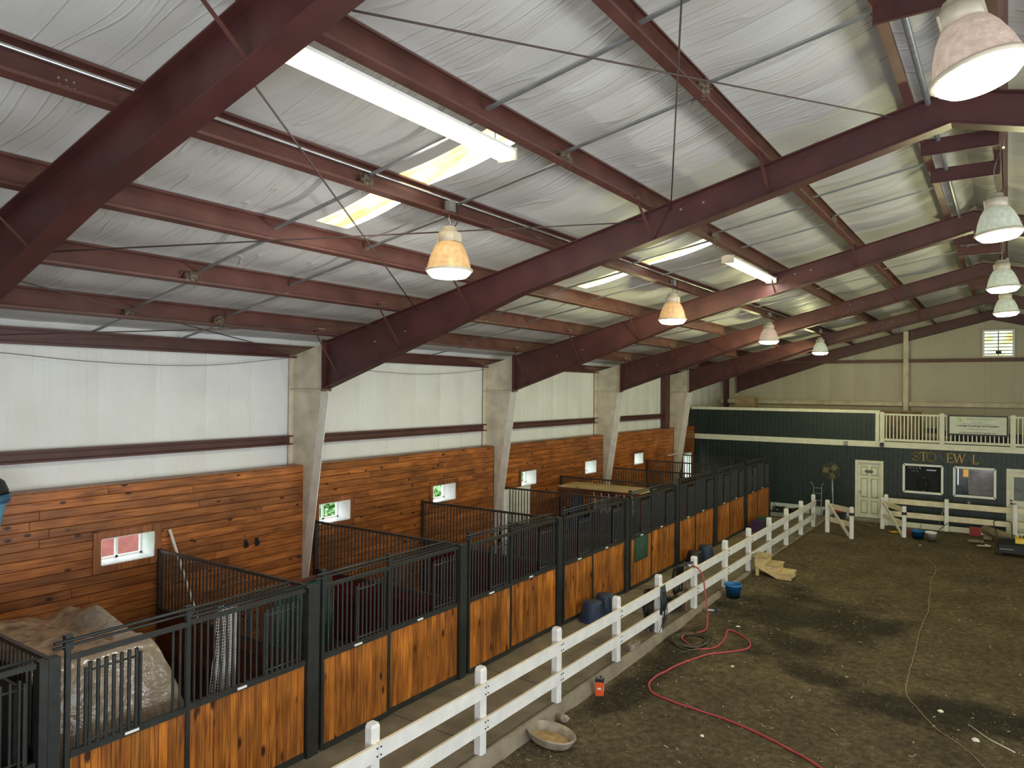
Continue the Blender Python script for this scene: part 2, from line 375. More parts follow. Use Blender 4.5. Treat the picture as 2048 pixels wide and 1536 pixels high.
# ------------------------------------------------------------------ mesh builder
class MB:
    def __init__(s):
        s.v = []; s.f = []; s.sm = []; s.mi = []
        s.cur = 0
    def add(s, vs, fs, smooth=False):
        b = len(s.v)
        s.v += [tuple(v) for v in vs]
        for f in fs:
            s.f.append([b+i for i in f]); s.sm.append(smooth); s.mi.append(s.cur)
        return s
    def box(s, x0, x1, y0, y1, z0, z1):
        return s.add([(x0, y0, z0), (x1, y0, z0), (x1, y1, z0), (x0, y1, z0), (x0, y0, z1), (x1, y0, z1), (x1, y1, z1), (x0, y1, z1)],
                     [(0, 3, 2, 1), (4, 5, 6, 7), (0, 1, 5, 4), (1, 2, 6, 5), (2, 3, 7, 6), (3, 0, 4, 7)])
    def cbox(s, c, d, rot=0.0, tilt=0.0, ch=0.0):
        """box by centre and size, turned about z by rot after a tilt about its own y"""
        hx, hy, hz = d[0]/2, d[1]/2, d[2]/2
        vs = [(a*hx, b*hy, e*hz) for e in (-1, 1) for (a, b) in ((-1, -1), (1, -1), (1, 1), (-1, 1))]
        R = Matrix.Rotation(rot, 3, 'Z') @ Matrix.Rotation(tilt, 3, 'Y')
        vs = [R @ Vector(v) + Vector(c) for v in vs]
        return s.add(vs, [(0, 3, 2, 1), (4, 5, 6, 7), (0, 1, 5, 4), (1, 2, 6, 5), (2, 3, 7, 6), (3, 0, 4, 7)])
    def bar(s, a, b, w_, h_, upv=(0, 0, 1)):
        """rectangular bar from a to b"""
        a, b = Vector(a), Vector(b)
        d = (b-a).normalized()
        u = Vector(upv)
        if abs(d.dot(u)) > 0.98:
            u = Vector((0, 1, 0))
        r_ = d.cross(u).normalized(); u = r_.cross(d).normalized()
        vs = []
        for p in (a, b):
            for (i, j) in ((-1, -1), (1, -1), (1, 1), (-1, 1)):
                vs.append(p + r_*(i*w_/2) + u*(j*h_/2))
        return s.add(vs, [(0, 3, 2, 1), (4, 5, 6, 7), (0, 1, 5, 4), (1, 2, 6, 5), (2, 3, 7, 6), (3, 0, 4, 7)])
    def tube(s, pts, r, n=8, cap=True):
        pts = [Vector(p) for p in pts]
        rings = []
        prev = None
        for i, p in enumerate(pts):
            d = (pts[min(i+1, len(pts)-1)] - pts[max(i-1, 0)])
            if d.length < 1e-9:
                d = Vector((0, 0, 1))
            d.normalize()
            u = Vector((0, 0, 1)) if abs(d.z) < 0.95 else Vector((1, 0, 0))
            if prev is not None:
                u = prev
            a = (u - d*u.dot(d)).normalized()
            b = d.cross(a)
            prev = a
            rr = r[i] if isinstance(r, (list, tuple)) else r
            rings.append([p + a*math.cos(2*PI*k/n)*rr + b*math.sin(2*PI*k/n)*rr for k in range(n)])
        vs = [v for rg in rings for v in rg]
        fs = []
        for i in range(len(rings)-1):
            for k in range(n):
                fs.append((i*n+k, i*n+(k+1) % n, (i+1)*n+(k+1) % n, (i+1)*n+k))
        s.add(vs, fs, True)
        if cap:
            b0 = len(s.v)-len(vs)
            s.f.append([b0+k for k in range(n)][::-1]); s.sm.append(False); s.mi.append(s.cur)
            s.f.append([b0+(len(rings)-1)*n+k for k in range(n)]); s.sm.append(False); s.mi.append(s.cur)
        return s
    def lathe(s, prof, c=(0, 0, 0), n=24, sx=1, sy=1, capb=False, capt=False, R=None):
        vs = []
        for (r_, z) in prof:
            for k in range(n):
                a = 2*PI*k/n
                v = Vector((math.cos(a)*r_*sx, math.sin(a)*r_*sy, z))
                if R is not None:
                    v = R @ v
                vs.append(v + Vector(c))
        fs = []
        for i in range(len(prof)-1):
            for k in range(n):
                fs.append((i*n+k, i*n+(k+1) % n, (i+1)*n+(k+1) % n, (i+1)*n+k))
        b0 = len(s.v)
        s.add(vs, fs, True)
        if capb:
            s.f.append([b0+k for k in range(n)][::-1]); s.sm.append(False); s.mi.append(s.cur)
        if capt:
            s.f.append([b0+(len(prof)-1)*n+k for k in range(n)]); s.sm.append(False); s.mi.append(s.cur)
        return s
    def prism(s, poly, axis, a, b):
        """extrude a polygon of 2-D points along an axis: 'X' -> poly in (y,z), 'Y' -> (x,z), 'Z' -> (x,y)"""
        def pt(p, t):
            return {'X': (t, p[0], p[1]), 'Y': (p[0], t, p[1]), 'Z': (p[0], p[1], t)}[axis]
        n = len(poly)
        vs = [pt(p, a) for p in poly]+[pt(p, b) for p in poly]
        fs = [tuple(range(n))[::-1], tuple(range(n, 2*n))]+[(i, (i+1) % n, n+(i+1) % n, n+i) for i in range(n)]
        return s.add(vs, fs)
    def mesh(s, name, mats):
        me = bpy.data.meshes.new(name)
        me.from_pydata([tuple(v) for v in s.v], [], s.f)
        for m_ in (mats if isinstance(mats, (list, tuple)) else [mats]):
            me.materials.append(m_)
        me.polygons.foreach_set('use_smooth', s.sm)
        me.polygons.foreach_set('material_index', s.mi)
        me.update()
        return me
    def build(s, name, m_, parent=None):
        o = bpy.data.objects.new(name, s.mesh(name, m_))
        COL.objects.link(o)
        if parent is not None:
            o.parent = parent
            o.matrix_parent_inverse = parent.matrix_basis.inverted()
        return o

def inst(name, me, loc, parent=None, rot=(0, 0, 0), scale=(1, 1, 1)):
    o = bpy.data.objects.new(name, me)
    o.location = loc; o.rotation_euler = rot; o.scale = scale
    COL.objects.link(o)
    if parent is not None:
        o.parent = parent
        o.matrix_parent_inverse = parent.matrix_basis.inverted()
    return o

def empty(name, loc):
    o = bpy.data.objects.new(name, None)
    o.location = loc; o.empty_display_size = 0.2
    COL.objects.link(o)
    return o

def tag(o, label=None, cat=None, group=None, kind=None):
    if label: o['label'] = label
    if cat: o['category'] = cat
    if group: o['group'] = group
    if kind: o['kind'] = kind
    return o
def thing(name, label, cat, loc, group=None):
    return tag(empty(name, loc), label, cat, group)
def struct(o, label):
    return tag(o, label, None, None, 'structure')

ORD = ['first', 'second', 'third', 'fourth', 'fifth', 'sixth', 'seventh', 'eighth', 'ninth', 'tenth', 'eleventh', 'twelfth', 'thirteenth', 'fourteenth', 'fifteenth']

# ------------------------------------------------------------------ layout numbers
XW = -10.83           # face of the pine wall
XO = -11.2            # outer wall skin
XR = 10.2             # right-hand wall
XC = -0.5             # ridge
FR = [-3.3, 2.78, 8.95, 15.05, 21.15, 27.25, 33.3]   # steel frames
YG = 33.45            # gable wall
YB = -3.45            # back wall
YM = 29.45            # green office wall
XS = -7.26            # stall fronts
def ztop(x):          # top of rafters
    return 7.98+0.245*x if x <= XC else 7.98+0.245*(-1-x)
PUR = [-9.89+1.494*k for k in range(7)]
mir = lambda x: -1-x

# ------------------------------------------------------------------ ground outside, arena floor, aisle
g = MB(); g.add([(-80, -60, -0.9), (80, -60, -0.9), (80, 110, -0.9), (-80, 110, -0.9)], [(0, 1, 2, 3)])
struct(g.build('ground', M['asphalt']), 'green grass outside the windows')
def arena_z(x, y):
    t = min(1, max(0, (y-9.0)/14.0))
    base = -0.2 + 0.17*t*t*(3-2*t)
    return base
def arena_zn(x, y):
    return arena_z(x, y) + 0.022*noise.noise((x*0.9, y*0.9, 0)) + 0.016*noise.noise((x*3.1, y*3.1, 4))
g = MB(); nx, ny = 120, 240
x0, x1, y0, y1 = -5.5, XR, YB, 28.95
for j in range(ny+1):
    for i in range(nx+1):
        x = x0+(x1-x0)*(i/nx)**1.5; y = y0+(y1-y0)*j/ny
        g.v.append((x, y, arena_zn(x, y)))
for j in range(ny):
    for i in range(nx):
        a = j*(nx+1)+i
        g.f.append((a, a+1, a+nx+2, a+nx+1)); g.sm.append(True); g.mi.append(0)
arena = struct(g.build('floor', M['dirt']), 'brown dirt footing of the riding arena')

# loose clods, chips and stalks on the footing
g = MB()
for k in range(15000):
    y = 5.5+random.random()**1.3*17; x = -5.4+random.random()**1.25*6.4
    r_ = random.uniform(0.005, 0.017)*(1 if random.random() < .95 else 1.6)
    z = arena_zn(x, y)
    a = random.random()*6.3
    vs = [(x+r_*math.cos(a+q)*random.uniform(.7, 1.2), y+r_*math.sin(a+q), z-0.003) for q in (0, 2.1, 4.2)]+[(x, y, z+r_*0.9)]
    g.cur = 0 if random.random() < 0.86 else 1
    g.add(vs, [(0, 1, 3), (1, 2, 3), (2, 0, 3)])
o = g.build('dirt_clods', [mat('clod_dark', (0.10, 0.075, 0.045), 0.95, 0, .3, 30), mat('clod_pale', (0.30, 0.24, 0.16), 0.9, 0, .3, 30)], arena); o['kind'] = 'stuff'
g = MB()
for k in range(230):
    y = 6+random.random()**1.2*19; x = -5.3+random.random()*6.6
    a = random.random()*PI; l = random.uniform(.02, .075); z = arena_zn(x, y)+0.01
    g.bar((x, y, z), (x+l*math.cos(a), y+l*math.sin(a), z+random.uniform(0, .01)), random.uniform(.006, .022), 0.004)
o = g.build('straw_bits', mat('pale_straw', (0.40, 0.33, 0.20), 0.8), arena); o['kind'] = 'stuff'

# aisle: a slab base with separate concrete bays
aisle = MB().box(XO, -5.52, YB, 33.4, -0.3, -0.02).build('floor', M['curb'])
struct(aisle, 'concrete aisle slab between stalls and fence')
yy = -3.0
jn = []
while yy < 29.4:
    y2 = min(yy+2.12, 29.4)
    MB().box(XS-0.15, -5.56, yy+0.010, y2-0.010, -0.25, 0.0).build('concrete_slab', M['conc'], aisle)
    yy = y2
MB().box(XO, XS-0.16, YB, 29.4, -0.25, -0.005).build('stall_bedding', mat('stall_mat', (0.05, 0.035, 0.022), 0.9, 0, .3, 4, .5, 20), aisle)
MB().box(-5.5, XR, 28.85, 29.4, -0.3, 0.03).build('concrete_walk', M['conc'], aisle)
# rough curb along the arena edge: real lumps on its face
g = MB(); n = 260
ys = [YB+(28.7-YB)*i/n for i in range(n+1)]
pr = [(-5.58, -0.3), (-5.56, 0.004), (-5.515, 0.006), (-5.475, -0.03), (-5.45, -0.12), (-5.43, -0.34)]
for y in ys:
    for (x, z) in pr:
        g.v.append((x+0.007*noise.noise((x*4, y*4, z*5)), y, z+0.004*noise.noise((x*3, y*6, 7))))
m_ = len(pr)
for i in range(n):
    for k in range(m_-1):
        a = i*m_+k
        g.f.append((a, a+m_, a+m_+1, a+1)); g.sm.append(True); g.mi.append(0)
struct(g.build('trim_1', M['curb']), 'rough concrete curb between aisle and dirt')

# ------------------------------------------------------------------ roof insulation
def cuts():
    c = []
    for i in range(len(FR)-1):
        a, b = FR[i], FR[i+1]
        for t in (0, 1/6., 2/6., 0.475, 0.555, 0.70, 0.85):
            c.append(a+(b-a)*t)
    c.append(YG+.06); c[0] = YB-.06; return c
CU = cuts()
XP = [-11.3]+PUR+[XC]
def roof_strip(ya, yb, side, holes=False):
    g = MB(); nyy = 8 if yb-ya > .7 else 4
    xs = []
    for i in range(len(XP)-1):
        a, b = XP[i], XP[i+1]; nn = 9 if i < len(XP)-2 else 4
        for k in range(nn):
            xs.append((a+(b-a)*k/nn, math.sin(PI*k/nn) if i else 0.4*math.sin(PI*k/nn), i))
    xs.append((XC, 0, len(XP)-2))
    for (x, s, i) in xs:
        for j in range(nyy+1):
            y = ya+(yb-ya)*j/nyy
            t = j/nyy
            e = 4*t*(1-t)
            sl = x*0.35
            wr = noise.noise((x*0.5+sl, (y+0.18*x+0.1*math.sin(x*2))*2.6, side*3))*0.030 + noise.noise((x*0.9, (y+0.25*x)*6.5, 9+side))*0.013
            q_ = min(1, s)*s; z = ztop(x)+0.304 - s*0.05 - (0.036*e**.6)*q_ + wr*e*q_
            xx = x if side < 0 else mir(x)
            g.v.append((xx, y, z))
    nr = nyy+1
    for a in range(len(xs)-1):
        xm = (xs[a][0]+xs[a+1][0])/2
        if holes and (-6.80 < xm < -5.45 or -5.34 < xm < -4.0):
            continue
        for j in range(nyy):
            k = a*nr+j
            f = (k, k+1, k+nr+1, k+nr)
            g.f.append(f if side > 0 else f[::-1]); g.sm.append(True); g.mi.append(0)
    return g
ceil_ = empty('ceiling', (XC, 15, 8)); struct(ceil_, 'white vinyl faced roof insulation sagging between purlins')
for i in range(len(CU)-1):
    sky = (i % 7 == 3) and (7 <= i)
    for side in (-1, 1):
        roof_strip(CU[i], CU[i+1], side, holes=(sky and side < 0)).build('insulation_strip', M['roof'], ceil_)
# corrugated fibreglass roof lights, between purlins on the left slope
n = 0
for i in range(len(CU)-1):
    if i % 7 == 3 and i >= 7:
        r_ = struct(empty('skylight', (-5.4, CU[i], 6.9)), 'yellowed corrugated roof light, %s from the camera' % ORD[n]); n += 1
        for (xa, xb) in ((-6.84, -5.40), (-5.40, -3.94)):
            g = MB(); a, b = CU[i]-0.02, CU[i+1]+0.02; q = 26
            for x in (xa, xb):
                for j in range(q+1):
                    y = a+(b-a)*j/q
                    rib = 0.022*max(0, math.cos(2*PI*(y-a)/0.26))**3
                    g.v.append((x, y, ztop(x)+0.325+rib))
            for j in range(q):
                g.f.append((j, j+1, q+1+j+1, q+1+j)); g.sm.append(True); g.mi.append(0)
            g.build('fibreglass_panel', M['skylight'], r_)

# ------------------------------------------------------------------ steel frames
BOT = [(-10.23, 4.63), (-5.9, 6.09), (XC, 7.5)]
def frame(yc, idx):
    lab = ORD[idx]
    for side in (-1, 1):
        X = (lambda x: x) if side < 0 else mir
        sd = 'left' if side < 0 else 'right'
        r_ = struct(empty('roof_beam', (X(-5), yc, 6.6)), 'oxide red %s rafter, %s frame' % (sd, lab))
        top = [(-10.23, ztop(-10.23)), (XC, ztop(XC))]
        g = MB(); g.prism([(X(x), z) for (x, z) in BOT+top[::-1]], 'Y', yc-0.006, yc+0.006)
        g.build('web', M['red'], r_)
        g = MB(); g.bar((X(-10.23), yc, top[0][1]-0.006), (X(XC), yc, top[1][1]-0.006), 0.2, 0.014)
        g.build('top_flange', M['red'], r_)
        g = MB()
        for a, b in zip(BOT[:-1], BOT[1:]):
            g.bar((X(a[0]), yc, a[1]), (X(b[0]), yc, b[1]), 0.2, 0.014)
        g.build('bottom_flange', M['red'], r_)
        g = MB(); g.box(min(X(-10.24), X(-10.215)), max(X(-10.24), X(-10.215)), yc-0.11, yc+0.11, 4.58, 5.52)
        g.build('end_plate', M['red'], r_)
        g = MB()
        for (bx, bz) in [(-9.0, 5.45), (-8.3, 5.6), (-3.2, 7.05), (-3.5, 7.0)]:
            g.tube([(X(bx), yc-0.016, bz), (X(bx), yc+0.016, bz)], 0.016, 6)
        g.build('bolt', M['galv'], r_)
        if yc > 33:
            continue
        # tapered column
        c = struct(empty('column', (X(-10.9), yc, 0)), 'cream tapered steel column on the %s, %s frame' % (sd, lab))
        fx = lambda z: -10.86+(z/4.6)*(-10.25+10.86)
        fx = lambda z: -10.93+(z/4.6)*0.68
        g = MB(); g.prism([(X(-11.14), 0), (X(fx(0)), 0), (X(-10.25), 4.6), (X(-10.25), ztop(-10.25)+0.0), (X(-11.14), ztop(-11.14)-0.0)], 'Y', yc-0.006, yc+0.006)
        g.build('web', M['cream'], c)
        g = MB(); g.bar((X(fx(0)), yc, 0), (X(-10.25), yc, 4.6), 0.2, 0.016)
        g.build('front_flange', M['flange'], c)
        g = MB(); g.box(min(X(-10.26), X(-10.24)), max(X(-10.26), X(-10.24)), yc-0.1, yc+0.1, 4.6, 5.5)
        g.build('connection_plate', M['cream'], c)
        g = MB(); g.box(min(X(-11.15), X(-11.135)), max(X(-11.15), X(-11.135)), yc-0.1, yc+0.1, 0, 5.25)
        g.build('back_flange', M['cream'], c)
        g = MB(); g.box(min(X(-11.12), X(-10.27)), max(X(-11.12), X(-10.27)), yc-0.1, yc+0.1, 4.595, 4.61)
        g.build('stiffener', M['cream'], c)
for i, y in enumerate(FR):
    frame(y, i)

# purlins, channel section, web facing the middle of the building
pn = 0
for side in (-1, 1):
    for k, x in enumerate(PUR):
        X = (lambda q: q) if side < 0 else mir
        zb = ztop(x)+0.002
        sgn = 1
        r_ = struct(empty('purlin', (X(x), 15, zb)), 'oxide red roof purlin on the %s slope, %s from the eave' % ('left' if side < 0 else 'right', ORD[k]))
        dirx, dirz = 0.971, 0.238     # along the slope
        def P(u, v, x=x, zb=zb):      # u along the slope, v across it
            return (X(x+u*dirx-v*dirz), zb+u*dirz+v*dirx)
        g = MB()
        prof = [P(0, -.008), P(0.085, -.008), P(0.09, 0.018), P(0.082, 0.018), P(0.078, 0.0), P(0.006, 0.0), P(0.006, 0.272), P(0.078, 0.272), P(0.082, 0.252), P(0.09, 0.252), P(0.085, 0.28), P(0, 0.28)]
        g.prism(prof, 'Y', YB+0.02, YG-0.05)
        g.build('channel', M['purlin'], r_)
        g = MB()
        for yf in FR[1:6]:
            for s in (-0.45, 0.45):
                for a in range(3):
                    for b in (0.07, 0.12):
                        p = P(0.008, b)
                        g.tube([(p[0]-0.004, yf+s+a*0.05, p[1]), (p[0]+0.008, yf+s+a*0.05, p[1])], 0.009, 6)
        g.build('bolt', M['galv'], r_)
# eave struts and girts
def channel(name, label, x, z, h, m_, ya=YB+.02, yb=YG-.05, d=0.2, sgn=1):
    g = MB()
    g.prism([(x, z), (x+sgn*d, z), (x+sgn*d, z+0.03), (x+sgn*(d-.012), z+0.03), (x+sgn*(d-.012), z+0.01), (x+0.012*sgn, z+0.01), (x+.012*sgn, z+h-0.01), (x+sgn*(d-.012), z+h-0.01), (x+sgn*(d-.012), z+h-0.03), (x+sgn*d, z+h-0.03), (x+sgn*d, z+h), (x, z+h)], 'Y', ya, yb)
    return struct(g.build(name, m_), label)
channel('eave_strut', 'oxide red eave strut on the left wall', -11.16, 5.20, 0.235, M['red'], d=0.12)
channel('eave_strut', 'oxide red eave strut on the right wall', mir(-11.16), 5.20, 0.235, M['red'], d=0.12, sgn=-1)
for i in range(6):
    channel('wall_girt', 'dark red girt on the left wall, %s bay' % ORD[i], -11.125, 3.575, 0.175, M['red'], FR[i]+0.12, FR[i+1]-0.10, d=0.11)

# ridge ties
for i, y in enumerate([6.4, 10.3, 11.7, 16.9, 18.2, 23.0, 24.3]):
    g = MB().box(PUR[6]+0.02, mir(PUR[6])-0.02, y-0.005, y+0.005, 7.60, 7.80).box(PUR[6]+0.02, mir(PUR[6])-0.02, y-0.03, y, 7.595, 7.605)
    struct(g.build('ridge_tie', M['red']), 'red tie plate between the ridge purlins, %s from the camera' % ORD[i])
g = MB().tube([(-0.72, YB+.1, 7.78), (-0.72, YG-.2, 7.78)], 0.03, 8)
tag(g.build('conduit', M['galv']), 'grey pipe running along the ridge beside the ridge purlin', 'pipe')
g = MB().tube([(PUR[3]+0.045, YB+.1, ztop(PUR[3])+0.19), (PUR[3]+0.045, 27, ztop(PUR[3])+0.19)], 0.016, 8)
tag(g.build('conduit', M['steel']), 'thin bright metal conduit fixed along the purlin above the left row of lamps', 'pipe')

# grey sag braces across the purlins
for bay in range(1, 6):
    for kk, off in enumerate((2.45, 3.86)):
        y = FR[bay]+off
        root = struct(empty('purlin_brace', (-6, y, 6.8)), 'galvanised strap across the purlins, %s of %s bay' % (('first', 'second')[kk], ORD[bay]))
        for i in range(-1, 6):
            xa = XP[1+i] if i >= 0 else -11.05
            xb = XP[2+i]
            za, zb_ = ztop(xa)+0.17, ztop(xb)+0.055
            g = MB().bar((xa+0.01, y+0.03, za), (xb-0.005, y-0.02, zb_), 0.045, 0.02)
            g.build('strap', M['galv'], root)

# X bracing rods under the roof
rods = [((-3.45, 2.95, 6.98), (-0.95, 8.85, 7.62)), ((-4.25, 2.95, 6.80), (-7.95, 8.85, 5.92)), ((-7.95, 2.95, 5.9), (-4.0, 8.85, 6.88)), ((-1.1, 2.95, 7.6), (-3.6, 8.85, 6.98)),
        ((-8.45, 2.95, 5.78), (-10.7, 8.5, 5.28)), ((-10.95, 3.0, 5.2), (-8.75, 8.85, 5.72))]
rl = ['thin rod from the near rafter up to the ridge end of the next rafter', 'thin rod slanting down behind the first left lamp towards the cream column', 'thin rod crossing the ballast housing of the first left lamp', 'thin rod hanging steeply from the top edge to the middle of the second rafter',
      'thin rod crossing the lowest roof bay down to the column head', 'thin rod rising from the eave strut across the lowest roof bay']
for (a, b), l_ in zip(rods, rl):
    g = MB().tube([a, b], 0.0085, 6)
    tag(g.build('bracing_rod', M['rod']), l_, 'rod', 'bracing rods under the roof')
# fly braces at the rafters
fb = MB()
for bay in range(1, 6):
    for k in (0, 1, 2, 4, 5):
        x = PUR[k]
        for s in (-1, 1):
            root = None
            zb_ = min(BOT[0][1]+(x-BOT[0][0])*(6.09-4.63)/(4.33), 99) if x < -5.9 else 6.09+(x+5.9)*(1.41/5.4)
            if s < 0:
                g = MB().bar((x+0.05, FR[bay]+s*0.62, ztop(x)+0.08), (x+0.04, FR[bay]+s*0.01, zb_+0.03), 0.035, 0.006)
                struct(g.build('fly_brace', M['purlin']), 'small diagonal brace from purlin to rafter')

# bird nests sitting where the straps meet the purlins
nests = [(PUR[5], FR[1]+3.86-.08, 0.12, 'straw bird nest on the purlin near the top edge, beside a roof strap'),
         (PUR[4], FR[1]+3.86-.05, 0.11, 'straw bird nest on the purlin right of the long fluorescent light'),
         (PUR[3], FR[1]+2.45-.05, 0.10, 'straw bird nest on the purlin behind the near rafter, above the first left lamp'),
         (PUR[1], FR[1]+2.45-.1, 0.11, 'grey mud nest on the second purlin up from the eave'),
         (PUR[0], FR[1]+2.45-.08, 0.08, 'small mud nest low on the eave purlin, nearer to the camera'),
         (PUR[0], FR[1]+3.86-.12, 0.12, 'brown mud nest low on the eave purlin, nearer to the column'),
         (PUR[4], FR[2]+2.45-.1, 0.13, 'straw bird nest just above the short fluorescent light'),
         (PUR[5], FR[2]+3.86-.1, 0.11, 'bird nest on the upper purlin beyond the second rafter'),
         (PUR[1], FR[2]+1.5, 0.12, 'pale mud nest on the purlin below the second rafter')]
for (x, y, r_, l_) in nests:
    g = MB(); nu, nv = 12, 8
    for i in range(nv+1):
        th = PI*i/nv
        for k in range(nu):
            a = 2*PI*k/nu
            d = Vector((math.sin(th)*math.cos(a), math.sin(th)*math.sin(a), math.cos(th)))
            rr = r_*(1+0.35*noise.noise(d*2.5+Vector((x, y, 0))))*(0.8 if d.z > 0 else 1)
            g.v.append((x+0.05+d.x*rr*0.62, y+d.y*rr, ztop(x)+0.09+d.z*rr*0.75))
    for i in range(nv):
        for k in range(nu):
            g.f.append((i*nu+k, (i+1)*nu+k, (i+1)*nu+(k+1) % nu, i*nu+(k+1) % nu)); g.sm.append(False); g.mi.append(0)
    for q in range(26):
        a, b = random.uniform(0, 6.3), random.uniform(-.7, .7)
        p = Vector((x+0.05+math.cos(a)*r_*.5, y+math.sin(a)*r_*.8, ztop(x)+.09+b*r_))
        g.bar(p, p+Vector((random.uniform(-.04, .04), random.uniform(-.09, .09), random.uniform(-.10, .02))), .004, .004)
    tag(g.build('bird_nest', M['nest']), l_, 'nest', 'nests on the purlins')

# ------------------------------------------------------------------ walls
def grid_wall(plane, at, u0, u1, z0f, z1f, us, holes, m_, parent, name, pil=0.02, sgn=1, cuts_=None):
    """vertical insulation strips between the u values; holes = (ua, ub, za, zb)"""
    for a, b in zip(us[:-1], us[1:]):
        hs = [h for h in holes if h[0] < b-1e-3 and h[1] > a+1e-3]
        zs = [z0f]
        segs = []
        zlo = z0f
        for h in sorted(hs, key=lambda h: h[2]):
            segs.append((zlo, h[2])); zlo = h[3]
        segs.append((zlo, None))
        g = MB()
        for (za, zb) in segs:
            nu, nz = 6, 12
            b0 = len(g.v)
            for j in range(nz+1):
                for i in range(nu+1):
                    u = a+(b-a)*i/nu
                    zt = zb if zb is not None else z1f(u)
                    z = za+(zt-za)*j/nz
                    t = i/nu; e = 4*t*(1-t)
                    off = pil*1.3*e**.5*(1+0.8*noise.noise((u*1.5, z*0.5, at)))+0.012*e*noise.noise(((u+0.22*z)*9, z*0.7, at))
                    g.v.append((at+sgn*off, u, z) if plane == 'X' else (u, at+sgn*off, z))
            for j in range(nz):
                for i in range(nu):
                    k = b0+j*(nu+1)+i
                    g.f.append((k, k+1, k+nu+2, k+nu+1)); g.sm.append(True); g.mi.append(0)
        g.build(name, m_, parent)

WIN = [(5.30, 6.10), (9.32, 10.12), (12.63, 13.46), (16.28, 17.03), (19.86, 20.60), (23.44, 24.20)]
WZ = (2.03, 2.42)
DOORL = (28.1, 29.05, 0.0, 2.12)
wl = struct(empty('wall_left', (XO, 15, 0)), 'left wall of white vinyl insulation above stained pine planking')
us = []
for i in range(6):
    a, b = FR[i], FR[i+1]
    k_ = 7
    us += [a+(b-a)*q/k_ for q in range(k_)]
us.append(YG)
grid_wall('X', XO, YB, YG, 3.0, lambda u: 5.56, us, [], M['wallv'], wl, 'insulation_strip', 0.018, 1)
g = MB()
def wall_with_holes(g, fx, ua, ub, za, zb, holes):
    """flat sheet with rectangular holes, as boxes; fx(u0,u1,z0,z1) adds one"""
    cs = sorted(set([ua, ub]+[h[0] for h in holes]+[h[1] for h in holes]))
    cs = [c for c in cs if ua <= c <= ub]
    for a, b in zip(cs[:-1], cs[1:]):
        zlo = za
        for h in sorted([h for h in holes if h[0] <= a+1e-4 and h[1] >= b-1e-4], key=lambda h: h[2]):
            if h[2] > zlo+1e-4: fx(a, b, zlo, h[2])
            zlo = h[3]
        if zb > zlo+1e-4: fx(a, b, zlo, zb)
wall_with_holes(g, lambda a, b, c, d: g.box(XO-0.05, XO-0.005, a, b, c, d), YB, YG, -0.3, 5.62, [(a, b, WZ[0], WZ[1]) for a, b in WIN]+[DOORL])
g.build('outer_siding', M['grey'], wl)

def plank(x, y0, y1, z0, z1, ch=0.007, dep=0.02):
    g = MB()
    vs = [(x-dep, y0, z0), (x-dep, y1, z0), (x-dep, y1, z1), (x-dep, y0, z1),
          (x-ch, y0, z0), (x-ch, y1, z0), (x-ch, y1, z1), (x-ch, y0, z1),
          (x, y0+ch, z0+ch), (x, y1-ch, z0+ch), (x, y1-ch, z1-ch), (x, y0+ch, z1-ch)]
    fs = [(0, 3, 2, 1), (8, 9, 10, 11)]
    for a in (0, 4):
        for k in range(4):
            fs.append((a+k, a+(k+1) % 4, a+4+(k+1) % 4, a+4+k))
    return g.add(vs, fs)
# pine planking, bay by bay
sect = [(-0.6, 2.70, False), (2.92, 8.97, True), (9.12, 15.0, True), (15.2, 21.05, True), (21.3, 27.1, False), (27.35, 29.35, False)]
PH = 0.1275
for si, (ya, yb, single) in enumerate(sect):
    p_ = struct(empty('wall_left', (XW, ya, 0)), 'stained knotty pine planking, %s section of the left wall' % ORD[si])
    holes = [(a-0.0, b+0.0, WZ[0], WZ[1]) for a, b in WIN if ya < a < yb]+([(DOORL[0], DOORL[1], 0, 2.12)] if ya > 27 else [])
    bk = MB()
    wall_with_holes(bk, lambda a, b, c, d: bk.box(XW-0.06, XW-0.022, a, b, c, d), ya, yb, 0, 3.16, holes)
    bk.build('backing', M['lowbrd'], p_)
    row = 0; joined = MB()
    z = 3.185-PH
    while z > -0.1:
        z0, z1 = max(z, 0.0), z+PH
        js = [ya]+sorted([ya+(yb-ya)*((row*0.37+q*0.41+0.13*((row*7) % 5)) % 1.0) for q in range(2)])+[yb]
        js = [ya]+[j for j in js[1:-1] if ya+0.6 < j < yb-0.6]+[yb]
        for a, b in zip(js[:-1], js[1:]):
            if b-a < 0.05: continue
            parts = [(a, b)]
            for h in holes:
                if z1 > h[2]+0.015 and z0 < h[3]-0.015:
                    nw = []
                    for (p, q) in parts:
                        if h[0] >= q or h[1] <= p: nw.append((p, q))
                        else:
                            if h[0]-p > .03: nw.append((p, h[0]))
                            if q-h[1] > .03: nw.append((h[1], q))
                    parts = nw
            for (p, q) in parts:
                pk = plank(XW, p+.001, q-.001, z0+0.003, z1-0.003)
                if single:
                    pk.build('plank', M['pinew'], p_)
                else:
                    joined.add(pk.v, pk.f)
        z -= PH; row += 1
    if not single:
        o = joined.build('plank_rows', M['pinew'], p_); o['kind'] = 'stuff'
    # end boards at the columns and the top edge
    MB().box(XW-0.27, XW-0.02, ya-0.02, ya, 0, 3.19).build('end_board', M['pinet'], p_)
    MB().box(XW-0.27, XW+0.004, yb, yb+0.022, 0, 3.19).build('end_board', M['pinet'], p_)
    MB().box(XW-0.3, XW+0.0, ya, yb, 3.185, 3.20).build('top_cap', M['pinet'], p_)

